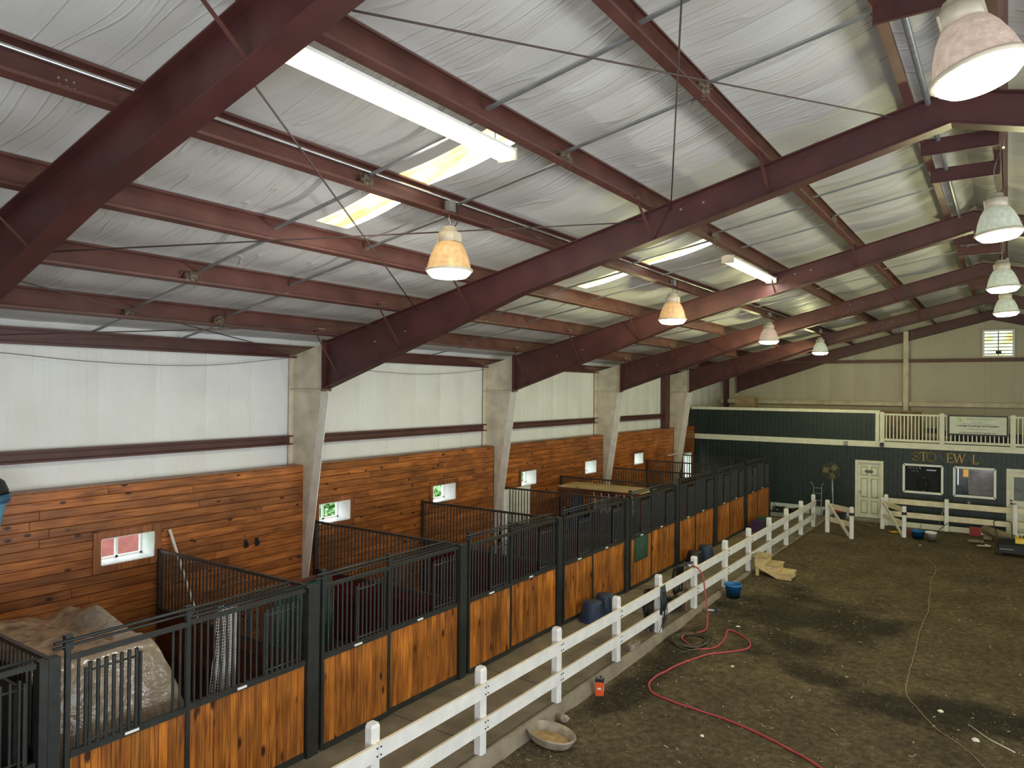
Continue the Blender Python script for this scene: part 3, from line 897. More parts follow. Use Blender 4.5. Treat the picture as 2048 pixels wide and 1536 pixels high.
for i, (a, b) in enumerate(WIN):
    z0, z1 = WZ
    wn = struct(empty('window_%d' % (i+1), (XW, (a+b)/2, z0)), 'small white sliding window in the pine wall, %s from the camera' % ORD[i])
    g = MB(); t = 0.012
    g.box(XO-0.05, XW+0.012, a, a+t, z0, z1).box(XO-0.05, XW+0.012, b-t, b, z0, z1).box(XO-0.05, XW+0.012, a, b, z0, z0+t).box(XO-0.05, XW+0.012, a, b, z1-t, z1)
    g.build('reveal', M['vinylw'], wn)
    g = MB()
    for (p, q, r_, s_) in ((a-.11, a, z0-.10, z1+.10), (b, b+.11, z0-.10, z1+.10)):
        g.box(XW, XW+0.016, p, q, r_, s_)
    g.box(XW, XW+0.016, a, b, z1, z1+.10).box(XW, XW+0.016, a, b, z0-.10, z0)
    g.build('casing', M['pinet'], wn)
    g = MB(); xx = XO+0.02; m = (a+b)/2; f = 0.03
    g.box(xx-.02, xx+.02, a+t, a+t+f, z0+t, z1-t).box(xx-.02, xx+.02, b-t-f, b-t, z0+t, z1-t).box(xx-.02, xx+.02, m-.02, m+.02, z0+t, z1-t)
    g.box(xx-.02, xx+.02, a+t, b-t, z0+t, z0+t+f).box(xx-.02, xx+.02, a+t, b-t, z1-t-f, z1-t)
    g.build('sash', M['vinylw'], wn)
    MB().box(xx-.004, xx, a+t+f, m-.02, z0+t+f, z1-t-f).build('pane', M['glass'], wn)
    MB().box(xx-.004, xx, m+.02, b-t-f, z0+t+f, z1-t-f).build('pane', M['glass'], wn)
# open side door beyond the last column
d_ = struct(empty('door_3', (XW, 28.6, 0)), 'bright open side doorway beyond the last column')
g = MB(); g.box(XO-.05, XW+.02, DOORL[0], DOORL[0]+.06, 0, 2.12).box(XO-.05, XW+.02, DOORL[1]-.06, DOORL[1], 0, 2.12).box(XO-.05, XW+.02, DOORL[0], DOORL[1], 2.06, 2.12)
g.build('door_frame', M['vinylw'], d_)
MB().box(XO-.05-.9, XO-.05, DOORL[1]-.02, DOORL[1]+.02, 0.01, 2.06).build('door_leaf', M['vinylw'], d_)

# gable wall
VENT = (-0.74, 0.15, 6.12, 7.04)
wf = struct(empty('wall_far', (0, YG, 0)), 'far gable wall of dusty cream insulation')
us = [XO+0.2*0]; x = XO
us = [XO+(XR-XO)*i/22 for i in range(23)]
us = sorted(us+[VENT[0], VENT[1]])
grid_wall('Y', YG, XO, XR, 2.6, lambda u: ztop(u)+0.31, us, [VENT], M['gablev'], wf, 'insulation_strip', 0.014, -1)
for i, (z, h) in enumerate(((4.12, .17), (5.88, .13))):
    for (xa, xb) in ((-11, -3.52), (-3.3, 3.2), (3.4, 10)):
        g = MB()
        g.box(xa, xb, YG-0.22, YG-0.2, z, z+h).box(xa, xb, YG-0.26, YG-0.02, z+h-0.012, z+h).box(xa, xb, YG-0.26, YG-0.02, z, z+0.012)
        struct(g.build('wall_girt', M['cream'] if i == 0 else M['purlin']), 'horizontal girt across the far gable wall')
for x in (-10.75, -3.4, 3.3):
    g = MB(); g.box(x-.09, x+.09, YG-.3, YG-.28, 2.8, ztop(x)).box(x-.09, x+.09, YG-.06, YG-.045, 2.8, ztop(x)).box(x-.006, x+.006, YG-.28, YG-.06, 2.8, ztop(x))
    struct(g.build('column', M['cream'] if x > -10 else M['red']), 'steel post standing against the far gable wall')
v = tag(empty('louvre_vent', (-0.3, YG-.05, 6.1)), 'white louvred vent high in the far gable wall', 'vent')
g = MB(); a, b, c, d = VENT
g.box(a-.07, a, YG-.14, YG-.02, c-.07, d+.07).box(b, b+.07, YG-.14, YG-.02, c-.07, d+.07).box(a, b, YG-.14, YG-.02, c-.07, c).box(a, b, YG-.14, YG-.02, d, d+.07)
g.build('frame', M['vinylw'], v)
for k in range(7):
    z = c+0.06+k*0.13
    g = MB().bar((a, YG-.08, z), (b, YG-.08, z), 0.006, 0.045, (0, 0.6, 1)); g.build('louvre', M['grey'], v)
MB().box((a+b)/2-.02, (a+b)/2+.02, YG-.12, YG-.10, c, d).build('centre_bar', M['grey'], v)
MB().box(a, b, YG+.02, YG+.025, c, d).build('fan_guard', translucent('vent_light', (.9, .95, .75)), v)
MB().tube([((a+b)/2-.08, YG-.14, c+.12), ((a+b)/2+.10, YG-.14, c+.12)], .05, 8).build('motor', M['dark'], v)

# closed right and back walls; the daylight area lights stand inside them
wr = struct(empty('wall_right', (XR, 15, 0)), 'right wall of white insulation')
us = [YB+(YG-YB)*i/30 for i in range(31)]
grid_wall('X', XR, YB, YG, -0.3, lambda u: 5.75, us, [], M['wallv'], wr, 'insulation_strip', 0.02, -1)
wb = struct(empty('wall_back', (0, YB, 0)), 'back wall behind the camera')
us = [XO+(XR-XO)*i/16 for i in range(17)]
grid_wall('Y', YB, XO, XR, -0.3, lambda u: ztop(u)+0.31, us, [], M['wallv'], wb, 'insulation_strip', 0.02, 1)

# ------------------------------------------------------------------ green office wall and loft
WN8 = (-3.10, -1.84, 1.08, 2.12); WN9 = (-1.55, -0.30, 1.07, 2.12)
D1 = (-4.66, -3.72, 0.04, 2.15); D2 = (-0.02, 1.0, 0.03, 2.14)
wo = struct(empty('wall_office', (-5, YM, 0)), 'dark green grooved office wall under the loft')
holes = [WN8, WN9, D1, D2]
g = MB()
def board(a, b, c, d):
    n = max(1, round((b-a)/0.155)); w_ = (b-a)/n
    for k in range(n):
        g.box(a+k*w_+0.011, a+(k+1)*w_-0.011, YM-.012, YM+0.02, c, d)
wall_with_holes(g, board, -10.8, XR, 0.0, 2.68, holes)
bk = MB(); wall_with_holes(bk, lambda a, b, c, d: bk.box(a, b, YM+.008, YM+0.1, c, d), -11.1, XR, 0.0, 2.68, holes)
bk.build('backing', M['green'], wo)
o = g.build('siding_boards', M['green'], wo); o['kind'] = 'stuff'
g = MB(); board(-10.85, -3.98, 2.86, 3.90); MB().box(-11.1, -3.98, YM+.008, YM+.1, 2.86, 3.9).build('backing', M['green'], wo)
o = g.build('parapet_boards', M['green'], wo); o['kind'] = 'stuff'
struct(MB().box(-10.83, XR, YM-.03, YM+.02, 2.66, 2.87).build('trim_2', M['creamw']), 'cream band board along the loft edge')
struct(MB().box(-10.97, -3.85, YM-.03, YM+.12, 3.89, 4.0).build('trim_3', M['creamw']), 'cream cap on the green parapet')
struct(MB().box(-3.99, -3.87, YM-.035, YM+.1, 2.87, 3.89).build('trim_4', M['creamw']), 'cream upright at the end of the parapet')
struct(MB().box(-8.9, D1[0]-.02, YM-.04, YM, 0.0, 0.29).build('baseboard_far', mat('skirt_white', (.62, .66, .62), .5)), 'white base board of the green wall')
struct(MB().box(-11.1, XR, YM+.1, YG-.02, 2.62, 2.8).build('floor', M['tan']), 'loft floor above the offices')

def six_panel_door(name, label, D, leafm, sign=False, glassy=False):
    d_ = struct(empty(name, ((D[0]+D[1])/2, YM, 0)), label)
    a, b, c, d = D; t = .09
    g = MB(); g.box(a, a+t, YM-.04, YM+.1, c, d).box(b-t, b, YM-.04, YM+.1, c, d).box(a+t, b-t, YM-.04, YM+.1, d-t, d)
    g.build('door_frame', M['creamw'], d_)
    a, b, d = a+t, b-t, d-t
    if not glassy:
        MB().box(a, b, YM+.03, YM+.06, c, d).build('door_leaf', leafm, d_)
        w2 = (b-a)/2
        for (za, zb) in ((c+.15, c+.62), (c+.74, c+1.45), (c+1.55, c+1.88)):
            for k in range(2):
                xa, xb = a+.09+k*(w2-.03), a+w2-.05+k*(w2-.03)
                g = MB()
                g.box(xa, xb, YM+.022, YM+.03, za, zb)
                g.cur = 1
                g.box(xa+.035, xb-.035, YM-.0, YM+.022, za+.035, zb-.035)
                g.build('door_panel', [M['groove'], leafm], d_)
        MB().tube([(a+.06, YM+.03, c+.94), (a+.06, YM-.03, c+.94)], .028, 8).build('door_knob', M['steel'], d_)
        if sign:
            g = MB().box(a+.24, a+.50, YM+.0, YM+.012, 1.70, 1.78); g.build('name_plate', M['dark'], d_)
            g = MB()
            for k in range(9):
                g.box(a+.265+k*.024, a+.28+k*.024, YM-.003, YM+.0, 1.725, 1.755)
            g.build('name_plate_print', M['grey'], d_)
    else:
        g = MB(); g.box(a, b, YM+.03, YM+.06, c, 1.08).box(a, b, YM+.03, YM+.06, 1.87, d).box(a, a+.12, YM+.03, YM+.06, 1.08, 1.87).box(b-.12, b, YM+.03, YM+.06, 1.08, 1.87)
        g.build('door_leaf', M['creamw'], d_)
        MB().box(a+.12, b-.12, YM+.04, YM+.05, 1.08, 1.87).build('pane', mat('grey_door_glass', (.18, .2, .22), .12), d_)
        g = MB().tube([(a+.05, YM+.02, .98), (a+.05, YM-.05, .98)], .03, 8).tube([(a+.05, YM+.02, 1.08), (a+.05, YM-.02, 1.08)], .03, 8).tube([(a+.05, YM-.05, .98), (a+.17, YM-.05, .98)], .012, 6)
        g.build('door_handle', M['dark'], d_)
    return d_
six_panel_door('door_1', 'cream six-panel door in the green wall', D1, M['creamw'], sign=True)
six_panel_door('door_2', 'cream half-glazed door at the right edge', D2, M['creamw'], glassy=True)
for nm, W_, lab in (('window_8', WN8, 'dark office window left of the pair'), ('window_9', WN9, 'lit office window right of the pair')):
    wn = struct(empty(nm, ((W_[0]+W_[1])/2, YM, W_[2])), lab)
    a, b, c, d = W_; t = .06
    g = MB()
    for (p, yy0) in ((0, YM-.03), (t*.62, YM-.02)):
        q = t*.55
        g.box(a+p, a+p+q, yy0, YM+.08, c+p, d-p).box(b-p-q, b-p, yy0, YM+.08, c+p, d-p).box(a+p, b-p, yy0, YM+.08, c+p, c+p+q).box(a+p, b-p, yy0, YM+.08, d-p-q, d-p)
    g.build('window_frame', M['vinylw'], wn)
    MB().box(a+t, b-t, YM+.04, YM+.045, c+t, d-t).build('pane', M['glass'], wn)
# dim back rooms
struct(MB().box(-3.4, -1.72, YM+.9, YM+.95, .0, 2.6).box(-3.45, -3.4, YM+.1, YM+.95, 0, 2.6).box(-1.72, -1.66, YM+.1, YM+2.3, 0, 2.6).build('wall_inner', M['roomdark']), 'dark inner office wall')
struct(MB().box(-1.66, .2, YM+2.2, YM+2.3, 0, 2.6).box(.2, .25, YM+.1, YM+2.3, 0, 2.6).build('wall_inner', M['greyblue']), 'pale inner office wall')
struct(MB().box(-3.4, .2, YM+.1, YM+2.3, -.05, .02).build('floor', M['grey']), 'office floor')
# in the dark room: a few faint things
t = thing('wall_fan', 'dark round shape with pale bar behind the left office window', 'fan', (-2.5, YM+.8, 1.3))
MB().lathe([(0, 0), (.22, 0), (.22, .05), (0, .05)], (-2.5, YM+.6, 1.35), 16, R=Matrix.Rotation(PI/2, 3, 'X')).build('disc', M['dark'], t)
MB().box(-2.52, -2.47, YM+.55, YM+.6, .9, 1.6).build('post', M['grey'], t)
tag(MB().box(-2.42, -2.12, YM+.8, YM+.86, 1.83, 1.87).build('lamp_tube', mat('faint_lamp', (.4, .4, .4), emit=(1, 1, 1), estr=.25)), 'short pale light bar seen through the left office window', 'light')
# window sticker marks
g = MB()
for (x, z, w_, h_) in [(-2.92, 1.97, .02, .06), (-2.86, 1.95, .03, .07), (-2.80, 1.99, .05, .02), (-2.76, 1.93, .02, .07), (-2.71, 1.98, .06, .02), (-2.66, 1.91, .02, .05), (-2.60, 1.97, .05, .02), (-2.55, 1.94, .02, .06), (-2.82, 1.86, .04, .03), (-2.74, 1.85, .03, .04), (-2.66, 1.84, .05, .02), (-2.57, 2.0, .03, .05)]:
    g.box(x, x+w_*.7, YM+.034, YM+.038, z, z+h_*.7)
tag(g.build('window_decal', M['signw']), 'white decal scribbles on the upper left of the dark office window', 'decal')
# in the lit room: an inner door, papers, a curtain
d_ = struct(empty('door_4', (-.75, YM+1.2, 0)), 'grey panelled inner door behind the right office window')
MB().box(-1.12, -.28, YM+.5, YM+.54, .03, 2.08).build('door_leaf', M['officedoor'], d_)
for (za, zb) in ((.25, .85), (.97, 1.25), (1.32, 1.95)):
    for k in range(2):
        MB().box(-1.03+k*.38, -.72+k*.38, YM+.48, YM+.5, za, zb).build('door_panel', M['officedoor'], d_)
MB().tube([(-1.06, YM+.5, 1.16), (-1.06, YM+.43, 1.16)], .03, 8).build('door_knob', M['steel'], d_)
tag(MB().box(-1.30, -1.13, YM+1.2, YM+1.21, 1.66, 1.92).build('wall_notice', mat('self_lit_poster', (.9, .45, .08), .5, emit=(1, .55, .1), estr=.5)), 'orange poster given its own glow behind the right office window', 'notice')  # emission added to brighten a plain poster
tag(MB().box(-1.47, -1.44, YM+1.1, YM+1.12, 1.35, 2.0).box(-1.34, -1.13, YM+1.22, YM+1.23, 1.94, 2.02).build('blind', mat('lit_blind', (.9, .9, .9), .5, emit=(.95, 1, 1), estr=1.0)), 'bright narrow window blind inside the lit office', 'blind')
g = MB()
for k in range(9):
    g.tube([(-1.31+k*.022, YM+.9, 1.06), (-1.28+k*.016, YM+.9, 1.6)], .012, 6)
tag(g.build('hanging_coat', mat('pale_blue_cloth', (.35, .45, .5), .8)), 'pale blue cloth hanging inside the lit office', 'cloth')
tag(MB().box(-1.52, -1.32, YM+.6, YM+1.0, .4, 1.38).build('office_desk', mat('blue_grey_metal', (.12, .17, .22), .5)), 'blue-grey office cabinet inside the lit office window', 'cabinet')
light('office_light', 'POINT', (-.7, YM+1.0, 2.3), 9, (.95, 1, 1), .15)
light('office_light', 'POINT', (-.6, YM+.28, 2.25), 4, (.95, 1, 1), .1)

# loft railing
rl_ = thing('loft_railing', 'cream balustrade along the loft above the office windows', 'railing', (-1.8, YM, 2.87))
posts = [-3.77, -1.89, 0.16, 2.2, 4.2]
for x in posts:
    g = MB().box(x-.075, x+.075, YM-.03, YM+.1, 2.87, 3.93).add([(x-.075, YM-.03, 3.93), (x+.075, YM-.03, 3.93), (x+.075, YM+.1, 3.93), (x-.075, YM+.1, 3.93), (x, YM+.035, 3.96)], [(0, 1, 4), (1, 2, 4), (2, 3, 4), (3, 0, 4)])
    g.build('post', M['creamw'], rl_)
balm = MB().box(-.018, .018, -.018, .018, 0, .86).mesh('baluster', M['creamw'])
for a, b in zip(posts[:-1], posts[1:]):
    MB().box(a+.075, b-.075, YM+.0, YM+.06, 3.83, 3.89).build('top_rail', M['creamw'], rl_)
    MB().box(a+.075, b-.075, YM+.0, YM+.06, 2.90, 2.98).build('bottom_rail', M['creamw'], rl_)
    n = 15
    for k in range(n):
        inst('baluster', balm, (a+.075+(b-a-.15)*(k+.5)/n, YM+.03, 2.97), rl_)

# banner on the railing
bn = thing('banner_sign', 'white printed banner in a dark frame hung on the loft railing', 'sign', (-.85, YM-.1, 3.2))
ba, bb, bc, bd = -1.72, .03, 3.21, 3.90
MB().box(ba, bb, YM-.06, YM-.035, bc, bd).build('frame', M['black'], bn)
MB().box(ba+.06, bb-.05, YM-.068, YM-.06, bc+.05, bd-.05).build('panel', M['signw'], bn)
def text(body, x, z, size, m_, parent, y=YM-.07, align='CENTER', bold=0.0, sx=1.0):
    c = bpy.data.curves.new('text', 'FONT'); c.body = body; c.size = size; c.align_x = align; c.extrude = .002; c.offset = bold
    o = bpy.data.objects.new('lettering', c); COL.objects.link(o)
    c.materials.append(m_)
    o.location = (x, y, z); o.rotation_euler = (PI/2, 0, 0); o.scale = (sx, 1, 1)
    bpy.context.view_layer.update()
    me = bpy.data.meshes.new_from_object(o.evaluated_get(bpy.context.evaluated_depsgraph_get()))
    q = bpy.data.objects.new('lettering', me); COL.objects.link(q)
    q.location = o.location; q.rotation_euler = o.rotation_euler; q.scale = o.scale
    bpy.data.objects.remove(o)
    q.parent = parent; q.matrix_parent_inverse = parent.matrix_basis.inverted()
    return q
cx = (ba+bb)/2
g = MB().box(-1.40, -1.36, YM-.072, YM-.068, 3.73, 3.83).box(-1.34, -1.31, YM-.072, YM-.068, 3.70, 3.83).box(-1.38, -1.32, YM-.072, YM-.068, 3.70, 3.73)
g.build('logo', mat('logo_green', (.42, .55, .12), .5), bn)
text('BARNES & CONSULTING', cx+.08, 3.745, .082, M['inkl'], bn, sx=.85)
text('Design - Build', cx, 3.655, .05, M['inkl'], bn)
text('RIDING ARENA CONSTRUCTION & FARM SERVICES', cx, 3.59, .038, M['inkl'], bn)
text('Residential  Remodeling  Barn Restoration', cx, 3.515, .068, M['ink'], bn, bold=.0025, sx=1.05)
text('703-587-1018', cx, 3.405, .075, M['inkl'], bn, sx=1.2)
text('www.countrylandscaping.com', cx, 3.285, .078, M['ink'], bn, sx=1.12)

# gold letters above the office windows
def stroke(g, pts, w_, y=YM-.02):
    for a, b in zip(pts[:-1], pts[1:]):
        a3, b3 = Vector((a[0], y, a[1])), Vector((b[0], y, b[1]))
        d = (b3-a3); 
        if d.length < 1e-5: continue
        d.normalize()
        g.bar(a3-d*w_*.3, b3+d*w_*.3, .016, w_, Vector((-d.z, 0, d.x)))
def arc(cx, cz, rx, rz, a0, a1, n=12):
    return [(cx+rx*math.cos(math.radians(a0+(a1-a0)*i/n)), cz+rz*math.sin(math.radians(a0+(a1-a0)*i/n))) for i in range(n+1)]
def letter(ch, x, w_, z0=2.24, h=.31):
    g = MB(); T, t = .034, .018; z1 = z0+h; X = x+w_
    if ch == 'S':
        stroke(g, arc(x+w_/2, z0+h*.74, w_*.40, h*.24, 20, 250), T*.8); stroke(g, arc(x+w_/2, z0+h*.26, w_*.42, h*.25, 70, -160), T*.8)
        stroke(g, [(x+w_*.36, z0+h*.53), (x+w_*.64, z0+h*.49)], T)
        stroke(g, [(X-.02, z1-.02), (X-.015, z1-.09)], t*.7); stroke(g, [(x+.01, z0+.02), (x+.008, z0+.09)], t*.7)
    if ch == 'T':
        m = x+w_/2; stroke(g, [(m, z0), (m, z1)], T); stroke(g, [(x, z1), (X, z1)], t); stroke(g, [(x, z1), (x, z1-.06)], t*.7); stroke(g, [(X, z1), (X, z1-.06)], t*.7); stroke(g, [(m-.045, z0), (m+.045, z0)], t)
    if ch == 'O':
        stroke(g, arc(x+w_/2, z0+h/2, w_/2, h/2, 0, 360, 28), T*.85)
    if ch == 'N':
        stroke(g, [(x, z0), (x, z1)], t); stroke(g, [(x, z1), (X, z0)], T); stroke(g, [(X, z0), (X, z1)], t)
    if ch == 'E':
        stroke(g, [(x+.03, z0), (x+.03, z1)], T); stroke(g, [(x, z1), (X, z1)], t); stroke(g, [(x, z0), (X, z0)], t); stroke(g, [(x+.03, z0+h/2), (X-.04, z0+h/2)], t)
        for p in ((X, z1, z1-.06), (X, z0, z0+.07), (X-.04, z0+h/2-.03, z0+h/2+.03)): stroke(g, [(p[0], p[1]), (p[0], p[2])], t*.7)
    if ch == 'W':
        q = w_/4; stroke(g, [(x, z1), (x+q, z0)], T); stroke(g, [(x+q, z0), (x+2*q, z1)], t); stroke(g, [(x+2*q, z1), (x+3*q, z0)], T); stroke(g, [(x+3*q, z0), (X, z1)], t)
        for p in (x, x+2*q, X): stroke(g, [(p-.035, z1), (p+.035, z1)], t*.7)
    if ch == 'A':
        m = x+w_/2; stroke(g, [(x, z0), (m, z1)], t); stroke(g, [(m, z1), (X, z0)], T); stroke(g, [(x+w_*.22, z0+h*.36), (X-w_*.22, z0+h*.36)], t)
    if ch == 'L':
        stroke(g, [(x+.03, z0), (x+.03, z1)], T); stroke(g, [(x, z1), (x+.07, z1)], t); stroke(g, [(x, z0), (X, z0)], t); stroke(g, [(X, z0), (X, z0+.08)], t*.7)
    return g
ls = thing('wall_lettering', 'gold serif letters STONEWALL on the green wall, some of them faded', 'lettering', (-1.8, YM, 2.24))
for ch, x, w_, gd in (('S', -2.79, .20, 1), ('T', -2.56, .22, 1), ('O', -2.34, .27, 1), ('N', -2.02, .22, 0), ('E', -1.74, .20, 1), ('W', -1.52, .31, 1), ('A', -1.21, .20, 0), ('L', -.98, .17, 1), ('L', -.78, .17, 0)):
    o = letter(ch, x, w_).build('letter', M['gold'] if gd else M['ghost'], ls)
    if not gd: o['label'] = 'faded ghost letter'

# loft contents
tag(MB().box(-9.6, -8.75, 30.8, 31.3, 2.8, 4.42).build('cardboard_box', M['tan']), 'tan carton standing tall behind the green parapet', 'box')
lc = thing('loft_cabinet', 'brown plank cabinet behind the balusters at the left of the balustrade', 'cabinet', (-3.2, 30.6, 2.8))
for k in range(6):
    MB().box(-3.95+k*.215, -3.745+k*.215, 30.5, 30.52, 2.8, 3.95).build('plank', M['brownpanel'], lc)
MB().box(-3.95, -2.65, 30.52, 30.9, 2.8, 3.93).build('carcass', M['tan'], lc)
MB().box(-3.95, -2.6, 30.45, 30.95, 3.95, 3.98).build('top', M['tan'], lc)
t = thing('loft_shelf', 'dark clutter shelf behind the balusters beside the plank cabinet', 'shelf', (-2.2, 30.6, 2.8))
MB().box(-2.6, -.1, 30.6, 30.64, 3.40, 3.44).build('board', M['grey'], t); MB().box(-2.6, -2.56, 30.5, 30.9, 2.8, 3.6).build('upright', M['dark'], t)
MB().box(-1.6, -1.5, 30.5, 30.9, 2.8, 3.6).build('upright', M['dark'], t)
MB().box(-2.5, -2.1, 30.5, 30.8, 3.18, 3.36).build('bin', M['dark'], t); MB().box(-2.0, -1.7, 30.5, 30.8, 3.1, 3.3).build('bin', M['roomdark'], t)
tag(MB().box(-1.62, 3.0, 30.3, 30.34, 2.8, 3.26).build('dark_board', M['dark']), 'dark board lying behind the balusters under the banner', 'board')
tag(MB().box(-7.2, -5.2, YM+.14, YM+.5, 3.98, 4.02).build('loose_plank', M['tan']), 'loose tan plank lying on top of the green parapet', 'plank')
# small fittings on the band board
for x, l_ in ((-4.98, 'small grey camera fixed to the cream band board above the fan'), (-3.77, 'small black speaker box fixed to the band board below the first railing post')):
    t = thing('wall_speaker' if x > -4 else 'security_camera', l_, 'speaker' if x > -4 else 'camera', (x, YM-.05, 2.72))
    MB().box(x-.06, x+.06, YM-.12, YM-.03, 2.67, 2.83).build('body', M['dark'] if x > -4 else M['grey'], t)
    MB().tube([(x, YM-.12, 2.70), (x+.02, YM-.17, 2.66)], .035, 8).build('lens' if x < -4 else 'bracket', M['steel'], t)
tag(MB().box(-1.12, -1.04, YM-.015, YM, .82, .94).build('wall_outlet', M['grey']), 'grey outlet plate under the right office window', 'outlet')
tag(MB().box(-8.45, -8.35, YM-.04, YM, 1.05, 1.17).build('wall_outlet', M['grey']), 'small grey box on the green wall right of the last stall', 'outlet')

# ------------------------------------------------------------------ stall fronts
P0, SP = 6.17, 3.05
ZR, ZT = 1.20, 2.08         # bottom and top of the grille
barm = MB().tube([(0, 0, 0), (0, 0, 1)], 0.0135, 6, cap=False).mesh('bar', M['blackg'])
tbar = MB().tube([(0, 0, 0), (0, 0, 1)], 0.019, 8, cap=False).mesh('bar', M['blackg'])
pbar = MB().tube([(0, 0, 0), (0, 0, 1)], 0.0135, 6, cap=False).mesh('bar', M['rustbar'])
def stall_front(i):
    ya = P0+SP*i; yb = ya+SP
    n = i+2
    lab = 'dark steel stall front with grilles over stained pine boards, %s stall from the camera' % ORD[n]
    if i == 2: lab = 'dark steel stall front whose pine boards carry a green plaque'
    r_ = thing('horse_stall', lab, 'stall', (XS, ya, 0), 'stall fronts in a row along the aisle')
    X = XS
    # main post is shared: it belongs to the nearer end of each front
    g = MB(); g.box(X-.06, X+.05, ya-.035, ya+.07, 0, ZT+.06); g.build('main_post', M['black'], r_)
    g = MB(); g.box(X-.05, X+.06, ya-.115, ya-.042, 0, ZT+.06); g.build('side_post', M['black'], r_)
    md = ya+1.36
    # door part: nearer half, hung on a track just in front
    xf = X+.035
    g = MB(); g.box(xf-.02, xf+.02, ya+.11, ya+.155, .03, ZT+.17); g.box(xf-.03, xf+.03, ya+.10, ya+.17, ZT+.10, ZT+.24)
    g.build('door_post', M['black'], r_)
    g = MB(); g.box(xf-.02, xf+.02, md-.05, md, .03, ZT+.17); g.box(xf-.03, xf+.03, md-.06, md+.01, ZT+.10, ZT+.22); g.build('middle_post', M['black'], r_)
    g = MB(); g.tube([(X+.07, ya+.0, ZT+.195), (X+.07, ya+2.62, ZT+.195)], .017, 8); g.tube([(X+.05, ya+.0, ZT+.14), (X+.05, ya+2.62, ZT+.14)], .014, 8)
    g.build('door_track', M['black'], r_)
    g = MB(); g.box(xf-.025, xf+.025, ya+.15, md-.05, ZT, ZT+.045); g.build('door_top_rail', M['black'], r_)
    g = MB(); g.box(X-.025, X+.025, md, yb-.125, ZT, ZT+.045); g.build('top_rail', M['black'], r_)
    g = MB(); g.tube([(X+.02, md, ZT+.09), (X+.02, yb-.12, ZT+.09)], .018, 8); g.build('upper_tube', M['black'], r_)
    for (a, b, x) in ((ya+.155, md-.05, xf), (md, yb-.125, X)):
        g = MB(); g.box(x-.022, x+.03, a, b, ZR-.03, ZR+.035); g.build('grille_rail', M['black'], r_)
        g = MB(); g.box(x-.022, x+.028, a, b, .03, .085); g.build('bottom_rail', M['black'], r_)
        # vertical boards
        nb = 12 if (b-a) < 1.3 else 15
        wd = (b-a)/nb
        for k in range(nb):
            gg = MB(); c = .005
            u0, u1 = a+k*wd+.0022, a+(k+1)*wd-.0022
            z0, z1 = .085, ZR-.03
            vs = [(x-.02, u0, z0), (x-.02, u1, z0), (x-.02, u1, z1), (x-.02, u0, z1), (x+.008, u0, z0), (x+.008, u1, z0), (x+.008, u1, z1), (x+.008, u0, z1), (x+.012, u0+c, z0), (x+.012, u1-c, z0), (x+.012, u1-c, z1), (x+.012, u0+c, z1)]
            fs = [(0, 3, 2, 1), (8, 9, 10, 11)]
            for q in (0, 4):
                for w_ in range(4):
                    fs.append((q+w_, q+(w_+1) % 4, q+4+(w_+1) % 4, q+4+w_))
            gg.add(vs, fs); gg.build('board', M['pines'], r_)
        # bars, with the small yoke gate on the farther side
        gy0, gy1 = b-.62, b-.10
        k = a+.075
        if i == -1 and x == xf:
            gy0, gy1 = a+.13, a+.65
            for q in (b-.14, b-.06):
                inst('bar', barm, (x, q, ZR), r_, scale=(1, 1, ZT-ZR))
            inst('bar', barm, (x, a+.075, ZR), r_, scale=(1, 1, ZT-ZR))
        else:
            while k < b-.03:
                if not (gy0-.03 < k < gy1+.03):
                    inst('bar', barm, (x, k, ZR), r_, scale=(1, 1, ZT-ZR))
                k += .079
        gt = MB(); xg = x+.03
        gt.tube([(xg, gy0, ZT-.14), (xg, gy1, ZT-.14)], .012, 8); gt.tube([(xg, gy0, ZR+.09), (xg, gy1, ZR+.09)], .012, 8)
        gt.box(xg-.012, xg+.012, gy0-.015, gy0+.01, ZR+.05, ZT-.10).box(xg-.012, xg+.012, gy1-.01, gy1+.015, ZR+.05, ZT-.10)
        gate = gt.build('yoke_gate', M['black'], r_)
        nbb = 7
        for q in range(nbb):
            o = inst('bar', tbar if i == -1 else barm, (xg, gy0+(gy1-gy0)*(q+.5)/nbb, ZR+.04), r_, scale=(1, 1, ZT-ZR-.10))
    # white latch tags
    g = MB().box(X+.06, X+.07, ya+.66, ya+.80, ZR-.012, ZR+.014); g.build('latch_tag', M['white'], r_)
    g = MB().box(X+.031, X+.04, yb-1.10, yb-.98, ZR-.012, ZR+.014); g.build('latch_tag', M['white'], r_)
    return r_
for i in range(-2, 7):
    stall_front(i)
# last post
r_ = tag(MB().box(XS-.06, XS+.05, P0+7*SP-.12, P0+7*SP, 0, ZT+.10).build('stall_end_post', M['black']), 'dark end post after the last stall front', 'post')
# door stops on the aisle floor
# green plaque
t = thing('stall_plaque', 'dark green plaque hung on the boards of the fifth stall front', 'plaque', (XS+.07, 16.0, .6))
MB().box(XS+.052, XS+.06, 15.65, 16.43, .61, 1.27).build('board', M['greenp'] if False else mat('plaque_green', (.02, .065, .045), .35), t)
MB().box(XS+.06, XS+.064, 15.72, 16.36, .68, 1.20).build('inset', mat('plaque_inset', (.03, .085, .06), .35), t)
MB().cbox((XS+.066, 16.04, .94), (.006, .16, .12)).build('emblem', M['ghost'], t)

